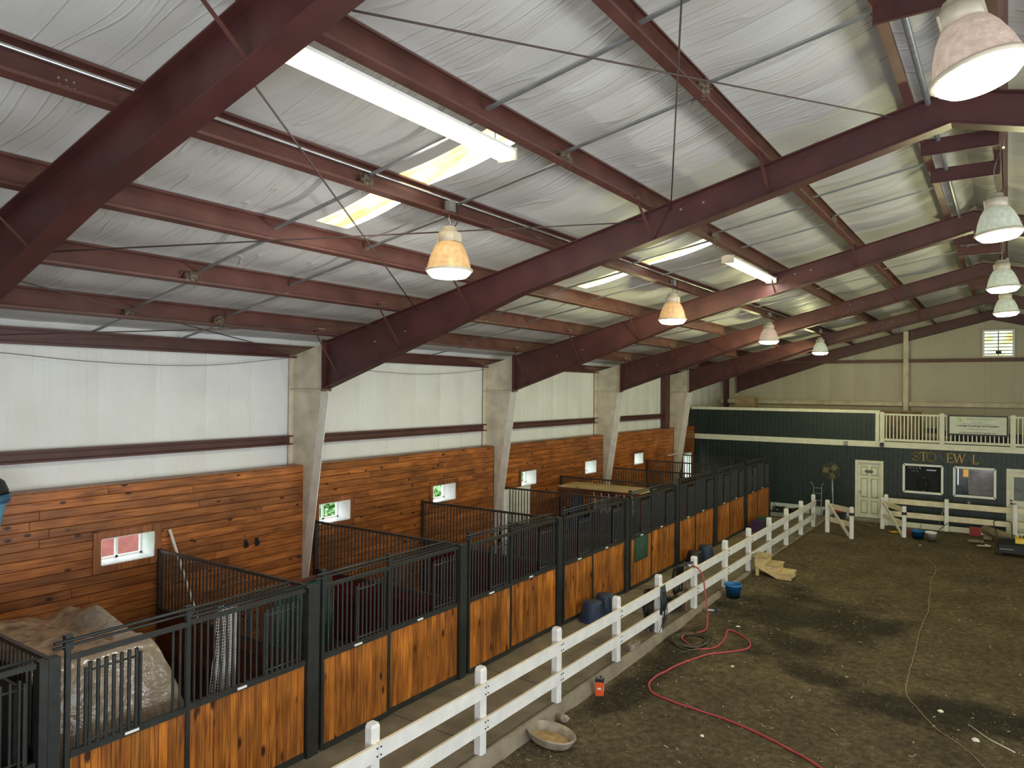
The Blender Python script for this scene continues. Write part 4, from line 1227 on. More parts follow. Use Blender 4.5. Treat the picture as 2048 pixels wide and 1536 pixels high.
# partitions
for i in range(-2, 8):
    y = P0+SP*i
    lab = 'barred stall partition with boards below, %s from the camera' % ORD[i+2]
    r_ = thing('stall_partition', lab, 'partition', ((XW+XS)/2, y, 0), 'barred partitions between the stalls')
    MB().box(XW+.02, XS-.08, y-.022, y+.022, ZT+.01, ZT+.05).build('top_rail', M['rustbar'], r_)
    MB().box(XW+.02, XS-.08, y-.022, y+.022, ZR-.02, ZR+.03).build('lower_rail', M['rustbar'], r_)
    MB().box(XW+.012, XW+.06, y-.03, y+.03, 0, ZT+.06).build('wall_post', M['rustbar'], r_)
    nb = 38
    for k in range(nb):
        inst('bar', pbar, (XW+.08+(XS-.1-XW-.08)*(k+.5)/nb, y, ZR), r_, scale=(1, 1, ZT-ZR+.02))
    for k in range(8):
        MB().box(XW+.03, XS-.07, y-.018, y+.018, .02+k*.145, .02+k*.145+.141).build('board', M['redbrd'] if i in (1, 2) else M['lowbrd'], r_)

# ------------------------------------------------------------------ high-bay lamps and fluorescents
def lamp(x, y, zl, label, shade, group, power, col, tilt=(0, 0), hang=True):
    t = thing('high_bay_lamp', label, 'lamp', (x, y, zl), group)
    R = Matrix.Rotation(tilt[0], 3, 'X') @ Matrix.Rotation(tilt[1], 3, 'Y')
    c = (x, y, zl)
    sh = MB().lathe([(.255, .05), (.250, .08), (.225, .18), (.185, .28), (.145, .345), (.11, .36), (.10, .36)], c, 36, R=R)
    sh.build('shade', shade, t)
    MB().lathe([(.255, .05), (.275, .048), (.28, .035), (.272, .022), (.255, .02)], c, 36, R=R).build('rim', M['lamphouse'], t)
    MB().lathe([(.262, .03), (.245, -.005), (.20, -.045), (.12, -.058), (.0, -.06)], c, 36, R=R).build('lens', M['lenscool'], t)
    g = MB().lathe([(.0, .36), (.13, .36), (.13, .47), (.10, .475), (.09, .53), (.06, .545), (.0, .545)], c, 12, R=R)
    vs = []
    for s in (-1, 1):
        b = MB().box(s*.10-.03, s*.10+.03, -.06, .06, .36, .46); g.add([R @ Vector(v)+Vector(c) for v in b.v], b.f)
    g.build('ballast_housing', M['lamphouse'], t)
    top = R @ Vector((0, 0, .545)) + Vector(c)
    zp = ztop(x if x < XC else mir(x))+.02
    MB().tube([top, (top.x+.015, top.y, top.z+.05), (top.x-.01, top.y, (top.z+zp)/2), (x, y, zp)], .007, 6).build('hook', M['steel'], t)
    MB().tube([(top.x+.05, top.y+.03, top.z-.01), (top.x+.09, top.y+.05, top.z+.06), (top.x+.07, top.y+.04, zp+.1)], .006, 6).build('power_cord', M['dark'], t)
    MB().box(x-.03, x+.05, y-.05, y+.05, zp, zp+.12).build('junction_box', M['galv'], t)
    light('lamp_light', 'POINT', (x, y, zl-.17), power, col, .10)
    return t
warm = (1.0, .97, .80)
yellowg = (1.0, .985, .50)
lamp(-5.33, 6.47, 5.98, 'high-bay lamp with a rusty amber shade, largest of the left row', M['shadeamber'], 'high-bay lamps under the purlins', 90, (1, .98, .92))
lamp(-5.38, 13.35, 6.0, 'high-bay lamp with a rusty shade, second of the left row', M['shadeamber'], 'high-bay lamps under the purlins', 120, yellowg)
lamp(-5.37, 20.2, 6.0, 'high-bay lamp with a rusty pinkish shade, third of the left row', M['shadepink'], 'high-bay lamps under the purlins', 140, yellowg)
lamp(-5.36, 26.7, 6.0, 'high-bay lamp with a clear grey shade, smallest of the left row', M['shadegrey'], 'high-bay lamps under the purlins', 160, yellowg)
lamp(-.15, 5.39, 6.64, 'tilted high-bay lamp close to the camera at the upper right corner', M['shadepink'], 'high-bay lamps under the purlins', 42, (1, .97, .95), tilt=(0, -.24))
lamp(-.09, 11.07, 6.66, 'tilted high-bay lamp under the ridge, second of the right row', M['shadegrey'], 'high-bay lamps under the purlins', 85, yellowg, tilt=(0, -.10))
lamp(-.07, 16.05, 6.57, 'high-bay lamp under the ridge, third of the right row', M['shadegrey'], 'high-bay lamps under the purlins', 95, yellowg, tilt=(0, -.06))
lamp(-.03, 20.81, 6.55, 'high-bay lamp under the ridge, farthest of the right row', M['shadegrey'], 'high-bay lamps under the purlins', 120, yellowg, tilt=(0, -.05))

def fluor(x, ya, yb, z, label, power):
    t = thing('fluorescent_light', label, 'light', (x, (ya+yb)/2, z), 'fluorescent strip lights under the purlin')
    w_ = .10
    g = MB().prism([(x-w_, z+.02), (x-w_, z+.045), (x-.05, z+.075), (x+.05, z+.075), (x+w_, z+.045), (x+w_, z+.02)], 'Y', ya, yb)
    g.build('housing', M['vinylw'], t)
    m = (ya+yb)/2
    for (a, b) in ((ya+.02, m-.02), (m+.02, yb-.02)):
        g = MB().prism([(x-w_+.005, z+.02), (x-w_+.02, z-.045), (x-.05, z-.062), (x+.05, z-.062), (x+w_-.02, z-.045), (x+w_-.005, z+.02)], 'Y', a, b)
        g.build('diffuser', M['tube'], t)
    for y in (ya, yb):
        MB().box(x-w_-.005, x+w_+.005, y-.012, y+.012, z-.06, z+.06).build('end_cap', M['lamphouse'], t)
    for y in (ya+.2, yb-.2):
        MB().tube([(x, y, z+.07), (x, y, ztop(x)+.02)], .005, 6).build('hanger', M['steel'], t)
    light('strip_light', 'AREA', (x, m, z-.07), power, (1, .97, .84), w_*1.6, (yb-ya)*.95, aim=(0, 0, -1))
fluor(-3.93, 3.02, 5.62, 6.87, 'long lit fluorescent light hanging beside the near rafter', 55)
fluor(-3.95, 12.25, 15.0, 6.90, 'short-looking fluorescent light farther along, just before the third rafter', 40)

# ------------------------------------------------------------------ white board fence
XF = -5.54
fence = thing('aisle_fence', 'long white two-rail board fence between the aisle and the arena', 'fence', (XF, 15, 0))
py = [-.4, 1.6, 3.55, 5.53, 7.44, 9.33, 11.33, 13.14, 15.06, 17.12, 19.02, 20.97, 22.9, 24.8, 26.62]
def fpost(parent, x, y, z0, h=1.1, w_=.125, m_=None, name='post'):
    g = MB(); a, b = w_/2, w_/2-.018
    pr = [(-a, -b), (-b, -a), (b, -a), (a, -b), (a, b), (b, a), (-b, a), (-a, b)]
    vs = [(x+p[0], y+p[1], z0) for p in pr]+[(x+p[0], y+p[1], z0+h-.035) for p in pr]+[(x+p[0]*.8, y+p[1]*.8, z0+h) for p in pr]
    fs = [tuple(range(8))[::-1], tuple(range(16, 24))]
    for q in (0, 8):
        fs += [(q+k, q+(k+1) % 8, q+8+(k+1) % 8, q+8+k) for k in range(8)]
    return g.add(vs, fs).build(name, m_ or M['white'], parent)
def frail(parent, a, b, z, h=.17, t=.035, off=0):
    g = MB(); a = Vector(a); b = Vector(b)
    g.bar((a.x, a.y, z), (b.x, b.y, z), t, h)
    g.cur = 1
    g.bar((a.x, a.y, z+h/2+.002), (b.x, b.y, z+h/2+.002), t*.98, .004)
    return g.build('rail', [M['warmw'] if parent.name.startswith(('arena', 'far')) else M['white'], M['whitetop']], parent)
def bolts(parent, pts, d):
    g = MB()
    for (x, y, z) in pts:
        g.tube([(x, y, z), (x+d[0]*.01, y+d[1]*.01, z+d[2]*.01)], .0095, 6)
    return g.build('bolt', M['dark'], parent)
for y in py:
    po = fpost(fence, XF-.0, y, 0.0, 1.10)
xr = XF+.0625+.0175
for a, b in zip(py[:-1], py[1:]):
    for z in (.825, .39):
        dz = random.uniform(-.006, .006)
        frail(fence, (xr, a+.004, 0), (xr, b-.004, 0), z+dz)
for y in py:
    bolts(fence, [(xr+.0175, y+s, z+q) for s in (-.028, .028) for z in (.825, .39) for q in (-.042, .042)], (1, 0, 0))

# arena gates and the far fence
GZ = -.045
def gate(name, label, hx, hy, fx, fy, z0, lean=1):
    t = thing(name, label, 'gate', (hx, hy, z0))
    H_, Fp = Vector((hx, hy, 0)), Vector((fx, fy, 0))
    d = (Fp-H_).normalized()
    fpost(t, hx, hy, z0, 1.08, .13, name='hinge_post')
    fpost(t, fx, fy, z0, 1.03, .12, name='latch_post')
    a = H_+d*.05; b = Fp-d*.05
    frail(t, a, b, z0+.90, .16); frail(t, a, b, z0+.46, .16)
    n = Vector((d.y, -d.x, 0))*.035
    g = MB().bar(a+d*.08+n+Vector((0, 0, z0+.93)), b+n+Vector((0, 0, z0+.08)), .03, .10)
    g.build('brace', M['creamw'], t)
    g = MB()
    for z in (z0+.72, z0+.33):
        g.cbox((hx-d.x*.06, hy-d.y*.06, z), (.10, .09, .06), 0)
    g.build('hinge', M['dark'], t)
    g = MB().cbox((fx, fy, z0+.80), (.14, .14, .09)); g.build('latch_strap', M['dark'], t)
    return t
gate('arena_gate', 'white wooden gate with diagonal brace standing open beside the aisle fence', -4.97, 26.05, -4.10, 25.28, GZ)
gate('arena_gate', 'white wooden gate with diagonal brace standing open left of the blue bucket', -3.54, 27.85, -2.74, 26.5, GZ)
ff = thing('far_fence', 'white two-rail fence across the far end in front of the office windows', 'fence', (-1, 28.68, 0))
fp = [-3.5, -1.68, .22, 2.2, 4.2]
for x in fp:
    fpost(ff, x, 28.42, 0.0, 1.08)
for a, b in zip(fp[:-1], fp[1:]):
    for z in (.85, .40):
        frail(ff, (a, 28.60, 0), (b, 28.60, 0), z, .18)
for x in fp:
    bolts(ff, [(x+s, 28.58, z+q) for s in (-.03, .03) for z in (.85, .40) for q in (-.045, .045)], (0, -1, 0))
    for z in (.85, .40):
        MB().box(x-.07, x+.07, 28.565, 28.578, z-.1, z+.1).build('splice_plate', M['white'], ff)
MB().box(-3.5, 5, 28.62, 28.66, -.03, .15).build('kick_board', M['creamw'], ff)
g = MB().tube([(-4.5, 28.6, .02), (-4.2, 28.2, .02), (-3.75, 27.8, .02), (-3.64, 27.76, .5), (-3.58, 27.75, .97), (-3.5, 27.76, .97)], .008, 6)
tag(g.build('extension_cord', M['wire']), 'pale cord looped over the hinge post of the right gate', 'cord')

# ------------------------------------------------------------------ objects in the arena and aisle
def tub(name, label, x, y, z, r0, r1, h, m_, cat='tub', group=None, ribs=False, n=24, squash=1.0):
    t = thing(name, label, cat, (x, y, z), group)
    MB().lathe([(r0, 0), (r0*1.03, .02), (r1, h), (r1*.96, h+.01), (0, h+.01)], (x, y, z), n, sy=squash).build('body', m_, t)
    MB().lathe([(r0*1.0, 0), (r0*1.10, .0), (r0*1.10, .035), (r0*1.02, .04)], (x, y, z), n, sy=squash).build('rim', m_, t)
    if ribs:
        g = MB()
        for k in range(10):
            a = 2*PI*k/10
            g.bar((x+math.cos(a)*r0*1.0, y+math.sin(a)*r0*squash, z+.04), (x+math.cos(a)*r1*1.0, y+math.sin(a)*r1*squash, z+h-.02), .03, .02)
        g.build('rib', m_, t)
    return t
tub('muck_tub', 'navy upturned tub beside the stall, nearer of the pair', -6.90, 13.02, 0, .25, .185, .37, M['bluetub'], ribs=True, group='upturned navy tubs by the fourth stall front')
tub('muck_tub', 'navy upturned tub beside the stall, farther of the pair', -6.92, 13.62, 0, .235, .175, .38, M['bluetub'], ribs=True, group='upturned navy tubs by the fourth stall front')
tub('muck_tub', 'black upturned tub against the sixth stall front', -6.88, 18.75, 0, .24, .18, .36, M['dark'])
tub('muck_tub', 'navy upturned tub against the stall beside the black one', -6.82, 19.45, 0, .23, .18, .40, M['bluetub'])
t = thing('step_stool', 'purple box-shaped mounting stool near the last stall front', 'stool', (-6.85, 24.5, 0))
MB().prism([(-7.05, 0), (-6.62, 0), (-6.66, .36), (-7.01, .36)], 'Y', 24.3, 24.7).build('body', M['purple'], t)
MB().box(-7.0, -6.67, 24.34, 24.66, .36, .375).build('top', M['purple'], t)
t = thing('step_stool', 'dark green box-shaped stool right behind the purple one', 'stool', (-6.8, 25.1, 0))
MB().prism([(-7.0, 0), (-6.58, 0), (-6.62, .38), (-6.96, .38)], 'Y', 24.9, 25.35).build('body', M['greenp'], t)
MB().box(-6.95, -6.63, 24.94, 25.3, .38, .395).build('top', M['greenp'], t)

def bucket(label, x, y, z, r0, r1, h, m_, name='bucket', hm=None):
    t = thing(name, label, 'bucket', (x, y, z))
    MB().lathe([(0, .01), (r0, .01), (r0, 0), (r1, h), (r1*1.06, h), (r1*1.06, h-.035), (r1*1.0, h-.04)], (x, y, z), 28).build('body', m_, t)
    MB().lathe([(r1*.97, h), (r0*.97, .02), (0, .02)], (x, y, z), 28).build('inside', m_, t)
    pts = [(x+math.cos(a)*r1*1.08*.8, y-math.sin(a)*.0+math.cos(a)*r1*.7, z+h-.02-math.sin(a)*.035) for a in [PI*k/10 for k in range(11)]]
    MB().tube(pts, .006, 6).build('bail_handle', hm or M['steel'], t)
    return t
bucket('bright blue bucket with a wire handle on the dirt by the curb', -5.21, 16.72, arena_z(0, 16.75)-.005, .145, .19, .31, M['bluepail'])
bucket('blue bucket beside the right gate at the far end', -2.36, 26.6, arena_z(0, 26.4)-.005, .15, .2, .28, M['bluepail'])
bucket('white bucket beside the blue one at the far end', -1.98, 26.40, arena_z(0, 26.3)-.005, .12, .16, .30, M['white'])
# tools leaning in the buckets
tag(MB().tube([(-1.99, 26.5, .1), (-1.55, 27.1, .5)], .012, 6).build('bucket_tool', M['dark']), 'dark tool handle leaning out of the white bucket', 'tool')
tag(MB().tube([(-2.36, 26.63, .1), (-2.28, 26.75, .42)], .008, 6).build('stirring_stick', M['dark']), 'thin dark stick standing in the far blue bucket', 'tool')
tag(MB().box(-1.02, -.70, 28.3, 28.42, -.03, .24).box(-.93, -.78, 28.29, 28.3, .06, .16).build('plastic_crate', M['redp']), 'small red crate leaning at the foot of the far fence', 'crate')
tag(MB().tube([(-1.95, 28.9, .05), (-1.75, 29.3, .9)], .014, 6).build('broom_handle', M['grey']), 'grey broom handle leaning on the green wall behind the far fence', 'tool')
g = MB().tube([(-3.2, 27.0, .02), (-3.05, 27.1, .05), (-2.95, 27.0, .03), (-3.1, 26.9, .04), (-3.25, 27.05, .03)], .018, 6)
tag(g.build('yellow_rope', M['yellow']), 'small yellow rope heap on the dirt by the right gate', 'rope')
tag(MB().cbox((-2.68, 27.2, .06), (.16, .16, .22), .4).build('brick_block', mat('red_block', (.25, .06, .04), .8)), 'dull red block behind the post of the right gate', 'block')

# mounting steps
st = thing('mounting_steps', 'new pale wooden three-step mounting block in the dirt by the fence', 'steps', (-4.9, 19.9, -.15))
zb = -.065
sx0 = -5.33
for k in range(3):
    x = sx0+k*.30; zt = zb+.50-k*.165
    MB().box(x-.02, x+.30, 18.84, 19.42, zt-.035, zt).build('tread', M['ply'], st)
    MB().box(x+.25, x+.275, 18.88, 19.38, zt-.165, zt-.035).build('riser', M['ply'], st)
for y in (18.87, 19.35):
    g = MB().prism([(sx0, zb+.465), (sx0, zb+.24), (sx0+.60, zb-.03), (sx0+.89, zb-.03), (sx0+.89, zb+.135), (sx0+.58, zb+.135), (sx0+.58, zb+.30), (sx0+.28, zb+.30), (sx0+.28, zb+.465)], 'Y', y, y+.04)
    g.build('stringer', M['ply'], st)
    MB().box(sx0+.01, sx0+.09, y+.04 if y < 19 else y-.04, y+.08 if y < 19 else y, zb-.05, zb+.465).build('leg', M['ply'], st)

# orange fluid can
oc = thing('fluid_can', 'orange and black square can standing in the dirt against the curb', 'can', (-5.33, 10.32, -.2))
R = .35
MB().cbox((-5.33, 10.32, -.09), (.13, .085, .22), R).build('body', M['orange'], oc)
MB().cbox((-5.33, 10.32, .045), (.132, .087, .05), R).build('black_band', M['dark'], oc)
MB().cbox((-5.33, 10.32, .075), (.10, .06, .012), R).build('lid', M['steel'], oc)
MB().lathe([(.018, 0), (.018, .03), (0, .03)], (-5.31, 10.33, .08), 10).build('cap', M['dark'], oc)
MB().cbox((-5.33+.066*math.cos(R), 10.32+.066*math.sin(R), -.09), (.003, .05, .07), R).build('print', M['creamw'], oc)
MB().cbox((-5.33+.0445*math.sin(R), 10.32-.0445*math.cos(R), -.08), (.06, .003, .03), R).build('print', M['creamw'], oc)

# oval rubber pan, tipped a little
pn_ = thing('feed_pan', 'dusty oval rubber pan with dried sediment on the dirt', 'pan', (-5.26, 8.6, -.2))
Rm = Matrix.Rotation(.06, 3, 'Y') @ Matrix.Rotation(-.07, 3, 'Z')
c = (-5.18, 8.57, -.175)
MB().lathe([(.0, 0), (.25, 0), (.27, .02), (.315, .115), (.335, .125), (.345, .112), (.335, .10), (.30, .02), (.26, -.02), (0, -.02)], c, 40, sx=1.12, sy=.78, R=Rm).build('body', M['pan'], pn_)
MB().lathe([(0, .022), (.16, .025), (.262, .018)], (c[0]+.01, c[1]-.01, c[2]), 36, sx=1.12, sy=.76, R=Rm).build('sediment', M['pansed'], pn_)
# stone by the pan, and board ends on the curb
def stone(label, c, r_, m_, flat=.7):
    g = MB(); nu, nv = 10, 7
    for i in range(nv+1):
        th = PI*i/nv
        for k in range(nu):
            a = 2*PI*k/nu
            d = Vector((math.sin(th)*math.cos(a), math.sin(th)*math.sin(a), math.cos(th)))
            rr = r_*(1+.35*noise.noise(d*1.6+Vector(c)))
            g.v.append((c[0]+d.x*rr, c[1]+d.y*rr, c[2]+d.z*rr*flat))
    for i in range(nv):
        for k in range(nu):
            g.f.append((i*nu+k, (i+1)*nu+k, (i+1)*nu+(k+1) % nu, i*nu+(k+1) % nu)); g.sm.append(False); g.mi.append(0)
    return tag(g.build('stone', m_), label, 'stone')
stone('grey-brown stone lying by the curb beside the oval pan', (-5.32, 9.18, -.15), .085, M['stone'])
for i, (c, r_, l_) in enumerate([((-4.51, 14.81, -.15), .05, 'white lump on the damp dirt beyond the red hose'), ((-3.52, 9.94, -.19), .03, 'small white chip on the dirt left of the red hose end'), ((-2.2, 25.5, -.03), .04, 'small white chip on the dirt at the far end'),
                                ((-.82, 12.74, -.16), .04, 'pale chip on the damp dirt right of the thin wire'), ((-.35, 12.0, -.17), .05, 'pale chip beside the thin wire at the lower right corner'), ((-3.95, 12.67, -.16), .03, 'pale chip just below the red hose loop')]):
    stone(l_, c, r_, M['creamw'] if i else M['white'], .5)
tag(MB().cbox((-5.56, 12.05, .05), (.10, .36, .09), -.1).build('wood_offcut', M['stone']), 'short weathered timber offcut lying on the curb by a fence post', 'offcut')

# red hose from the hydrant
def smooth(pts, k=6):
    P = [Vector(p) for p in pts]; out = []
    for i in range(len(P)-1):
        p0, p1, p2, p3 = P[max(i-1, 0)], P[i], P[i+1], P[min(i+2, len(P)-1)]
        for j in range(k):
            t = j/k
            out.append(.5*((2*p1)+(-p0+p2)*t+(2*p0-5*p1+4*p2-p3)*t*t+(-p0+3*p1-3*p2+p3)*t**3))
    out.append(P[-1]); return out
gz = lambda x, y, h=.017: (x, y, arena_zn(x, y)+h)
air = [(-5.50, 14.80, .95), (-5.38, 14.80, .93), (-5.26, 14.82, .78), (-5.20, 14.80, .45), (-5.12, 14.72, .1), (-5.04, 14.5, -.08)]
hxy = [(-4.98, 14.25), (-5.03, 14.05), (-5.20, 13.75), (-5.20, 13.50), (-4.96, 13.25), (-4.68, 13.12), (-4.50, 13.38), (-4.47, 13.7), (-4.50, 14.0), (-4.58, 14.3), (-4.58, 14.44), (-4.45, 14.42), (-4.20, 14.19), (-4.02, 13.93), (-3.96, 13.69), (-4.07, 13.49), (-4.34, 13.16), (-4.52, 12.89), (-4.65, 12.48), (-4.77, 12.07), (-4.86, 11.62), (-4.87, 11.24), (-4.78, 11.01), (-4.62, 10.84), (-4.28, 10.73), (-3.9, 10.68), (-3.5, 10.63), (-3.09, 10.51), (-2.71, 10.37), (-1.98, 9.99), (-1.2, 9.4)]
sp = smooth(air+[gz(a, b) for a, b in hxy])
hp = [p if k < 38 else Vector(gz(p.x, p.y)) for k, p in enumerate(sp)]
h_ = thing('garden_hose', 'red hose running from the hydrant across the dirt', 'hose', (-4.5, 13, -.2))
MB().tube(hp, .0165, 8).build('tube', M['hose'], h_)
MB().tube([(-5.51, 14.80, .95), (-5.44, 14.82, .945)], .024, 8).build('coupling', M['steel'], h_)
# coiled olive hose
pts = []
for k in range(0, 7*24+1):
    a = 2*PI*k/24; q = k/24
    rr = .42-.022*q+.02*math.sin(a*1.3+q)
    px_, py_ = -5.00+rr*math.cos(a)*.92+.03*math.sin(q*2), 13.46+rr*math.sin(a)*1.12+.02*math.cos(q*3)
    pts.append((px_, py_, arena_zn(px_, py_)+.012+.010*(q % 3)+.003*math.sin(a*2)))
pts += [gz(-4.72, 13.2, .012), gz(-4.85, 12.95, .012), gz(-4.95, 12.75, .012)]
tag(MB().tube(pts, .011, 6).build('coiled_hose', M['ghose']), 'coil of thin olive hose lying in the dirt beside the curb', 'hose')
# thin wire along the arena
wp = [(-2.01, 23.62), (-1.63, 22.8), (-1.52, 21.9), (-1.56, 21.1), (-1.53, 20.45), (-1.48, 19.7), (-1.46, 19.02), (-1.40, 18.2), (-1.41, 17.39), (-1.42, 16.3), (-1.39, 15.38), (-1.37, 14.3), (-1.34, 13.32), (-1.26, 12.95), (-1.15, 12.69), (-.85, 12.12), (-.46, 11.62), (-.23, 11.21), (.15, 10.6)]
wp = [(x+.02*noise.noise((x*5, y*5, 1)), y, arena_zn(x, y)+.018) for x, y in [(p.x, p.y) for p in smooth([(a, b, 0) for a, b in wp], 8)]]
tag(MB().tube(wp, .0055, 5).build('loose_wire', M['wire']), 'thin tan wire trailing along the dirt towards the far end', 'wire')
tag(MB().tube([(-.45, 12.45, -.15), (-.2, 12.1, -.15), (.1, 11.85, -.15)], .007, 5).build('loose_twine', M['creamw']), 'short pale twine on the damp dirt at the lower right corner', 'twine')

# hydrant on the fence post and the dark mess behind it
hy = thing('frost_hydrant', 'standing water hydrant strapped to a fence post with the red hose attached', 'hydrant', (-5.62, 14.85, 0))
MB().tube([(-5.64, 14.80, 0), (-5.64, 14.80, .98)], .025, 8).build('standpipe', M['galv'], hy)
MB().tube([(-5.64, 14.80, .95), (-5.50, 14.80, .95)], .03, 8).build('spout', M['steel'], hy)
MB().bar((-5.66, 14.74, 1.0), (-5.5, 14.9, 1.0), .03, .04).build('lever', M['dark'], hy)
MB().box(-5.62, -5.59, 14.74, 14.78, .0, .9).box(-5.66, -5.62, 14.86, 14.9, .1, .82).build('strap', mat('rusty_strap', (.2, .11, .06), .7), hy)
random.seed(3)
hd = thing('tack_heap', 'heap of dark halters and ropes on the aisle behind the hydrant', 'tack', (-5.9, 14.8, 0))
g = MB()
for k in range(26):
    c0 = Vector((-5.85+random.uniform(-.12, .12), 14.75+random.uniform(-.35, .35), .05+random.random()*.12))
    pts = [c0+Vector((random.uniform(-.12, .12), random.uniform(-.16, .16), random.uniform(-.05, .14))) for q in range(5)]
    for p in pts: p.z = max(p.z, .02)
    g.tube(smooth(pts, 4), random.choice([.010, .014, .02]), 5)
g.build('rope', M['rubber'], hd)
g = MB()
for k in range(5):
    c0 = Vector((-5.8+random.uniform(-.1, .1), 14.6+random.uniform(-.25, .25), .1))
    pts = [c0+Vector((random.uniform(-.1, .1), random.uniform(-.12, .12), random.uniform(-.05, .1))) for q in range(4)]
    g.tube(smooth(pts, 4), .012, 5)
g.build('pale_rope', M['grey'], hd)
t = thing('hanging_halter', 'dark leather straps hanging on the aisle side behind the hydrant post', 'halter', (-5.68, 15.0, .8))
g = MB()
for k in range(7):
    y = 14.86-.05*k/1.5; x = -5.70-.02*k
    pts = [(x, y, .92), (x-.03, y+random.uniform(-.05, .05), .65), (x, y+random.uniform(-.08, .02), .45), (x-.02, y-.03, .30+random.random()*.1)]
    g.tube(smooth(pts, 4), .018, 5)
g.build('strap', M['rubber'], t)
# black net and blanket on the next post
nb_ = thing('hay_net', 'black hay net and strap hanging over a fence post', 'net', (-5.6, 13.2, .5))
g = MB()
for k in range(16):
    a = k/15
    pts = [(-5.60-.10*math.sin(PI*a), 12.72+a*.40, .84+.03*random.random()), (-5.64-.12*math.sin(PI*a), 12.76+a*.36, .5), (-5.60-.08*math.sin(PI*a), 12.84+a*.26, .2), (-5.6, 12.93+a*.12, .04+random.random()*.03)]
    g.tube(smooth(pts, 5), .012, 4)
for z_ in range(22):
    z = .80-z_*.034
    w0, w1 = 12.73+.10*(1-z/.84), 13.12-.10*(1-z/.84)
    g.tube([(-5.62-.11*math.sin(PI*q/6), w0+(w1-w0)*q/6, z+.01*math.sin(q+z_)) for q in range(7)], .009, 4)
g.build('netting', M['rubber'], nb_)
g = MB()
for k in range(7):
    y = 13.02+k*.035
    pts = [(-5.46, y, .90+.03*random.random()), (-5.42+.02*random.random(), y+random.uniform(-.01, .01), .6), (-5.44, y-.02, .35+.1*random.random())]
    g.tube(smooth(pts, 5), .022, 6)
g.build('folded_strap', mat('wet_black_nylon', (.012, .02, .026), .35), nb_)
g = MB()
for k in range(6):
    pts = [(-5.42, 13.05+.03*k, .8), (-5.40+.02*random.random(), 13.10+.03*k+random.uniform(-.04, .04), .4), (-5.46, 13.0+.04*k, .02+.1*random.random())]
    g.tube(smooth(pts, 5), .006, 5)
g.build('dangling_cord', M['rubber'], nb_)
# small blue and silver tool on the curb edge
t = thing('hose_nozzle', 'grey and blue hose fitting on the dirt edge under the red hose', 'nozzle', (-5.28, 15.4, -.15))
MB().tube([(-5.42, 15.36, -.10), (-5.20, 15.46, -.10)], .028, 8).build('barrel', M['steel'], t)
MB().tube([(-5.2, 15.46, -.10), (-5.10, 15.50, -.10)], .035, 8).build('grip', M['bluetub'], t)

# far end: pedestal fan, hand truck, cable heap, mower and roller
fn = thing('pedestal_fan', 'large dusty pedestal fan standing before the green wall', 'fan', (-5.35, 28.9, 0))
c = (-5.40, 28.85, 1.72)
MB().tube([(-5.32, 28.95, 0), (-5.36, 28.93, 1.5)], .028, 8).build('pole', M['grey'], fn)
MB().lathe([(0, .05), (.28, .03), (.30, .0), (.28, 0)], (-5.32, 28.95, 0), 20).build('base', M['dark'], fn)
cage = MB()
FB = mat('dusty_fan', (.19, .165, .09), .7, .2, .2, 10)
for rr, dy in ((.30, 0), (.30, .10), (.24, -.03), (.18, -.045), (.12, -.055), (.06, -.06)):
    cage.tube([(c[0]+rr*math.cos(2*PI*k/28), c[1]+dy, c[2]+rr*math.sin(2*PI*k/28)) for k in range(29)], .006, 4)
for k in range(22):
    a = 2*PI*k/22
    cage.tube([(c[0]+.05*math.cos(a), c[1]-.06, c[2]+.05*math.sin(a)), (c[0]+.2*math.cos(a), c[1]-.04, c[2]+.2*math.sin(a)), (c[0]+.30*math.cos(a), c[1], c[2]+.30*math.sin(a)), (c[0]+.30*math.cos(a), c[1]+.1, c[2]+.30*math.sin(a))], .004, 4)
cage.build('cage', FB, fn)
for k in range(3):
    a = 2*PI*k/3+.9
    g = MB(); e1 = Vector((math.cos(a), 0, math.sin(a))); e2 = Vector((-math.sin(a), 0, math.cos(a)))
    C0 = Vector(c)+Vector((0, .03, 0))
    ring = [C0+e1*.04-e2*.03, C0+e1*.14-e2*.11+Vector((0, .03, 0)), C0+e1*.26-e2*.08+Vector((0, .03, 0)), C0+e1*.27+e2*.07-Vector((0, .02, 0)), C0+e1*.15+e2*.09-Vector((0, .02, 0)), C0+e1*.04+e2*.03]
    g.add(ring+[p+Vector((0, .004, 0)) for p in ring], [(0, 1, 2, 3, 4, 5), (11, 10, 9, 8, 7, 6)]+[(q, 6+q, 6+(q+1) % 6, (q+1) % 6) for q in range(6)])
    g.build('blade', mat('tan_fan_blade', (.25, .21, .11), .5), fn)
MB().tube([(c[0], c[1]-.02, c[2]), (c[0], c[1]+.2, c[2])], .07, 12).build('motor', M['dark'], fn)
ht = thing('hand_truck', 'grey tubular hand truck leaning on the green wall left of the fan', 'hand truck', (-5.92, 29.2, 0))
MB().tube(smooth([(-6.16, 29.1, 1.24), (-6.08, 29.15, 1.12), (-6.07, 29.2, .9), (-6.07, 29.1, .05)]), .016, 6).build('rail', M['grey'], ht)
MB().tube(smooth([(-5.68, 29.1, 1.24), (-5.77, 29.15, 1.12), (-5.78, 29.2, .9), (-5.78, 29.1, .05)]), .016, 6).build('rail', M['grey'], ht)
for z in (1.02, .82, .55, .3):
    MB().tube([(-6.07, 29.17, z), (-5.78, 29.17, z)], .012, 6).build('cross_bar', M['grey'], ht)
MB().box(-6.1, -5.75, 28.85, 29.1, .02, .035).build('toe_plate', M['grey'], ht)
for x in (-6.16, -5.69):
    MB().lathe([(0, -.025), (.1, -.025), (.11, 0), (.1, .025), (0, .025)], (x, 29.25, .11), 14, R=Matrix.Rotation(PI/2, 3, 'Y')).build('wheel', M['rubber'], ht)
g = MB(); random.seed(5)
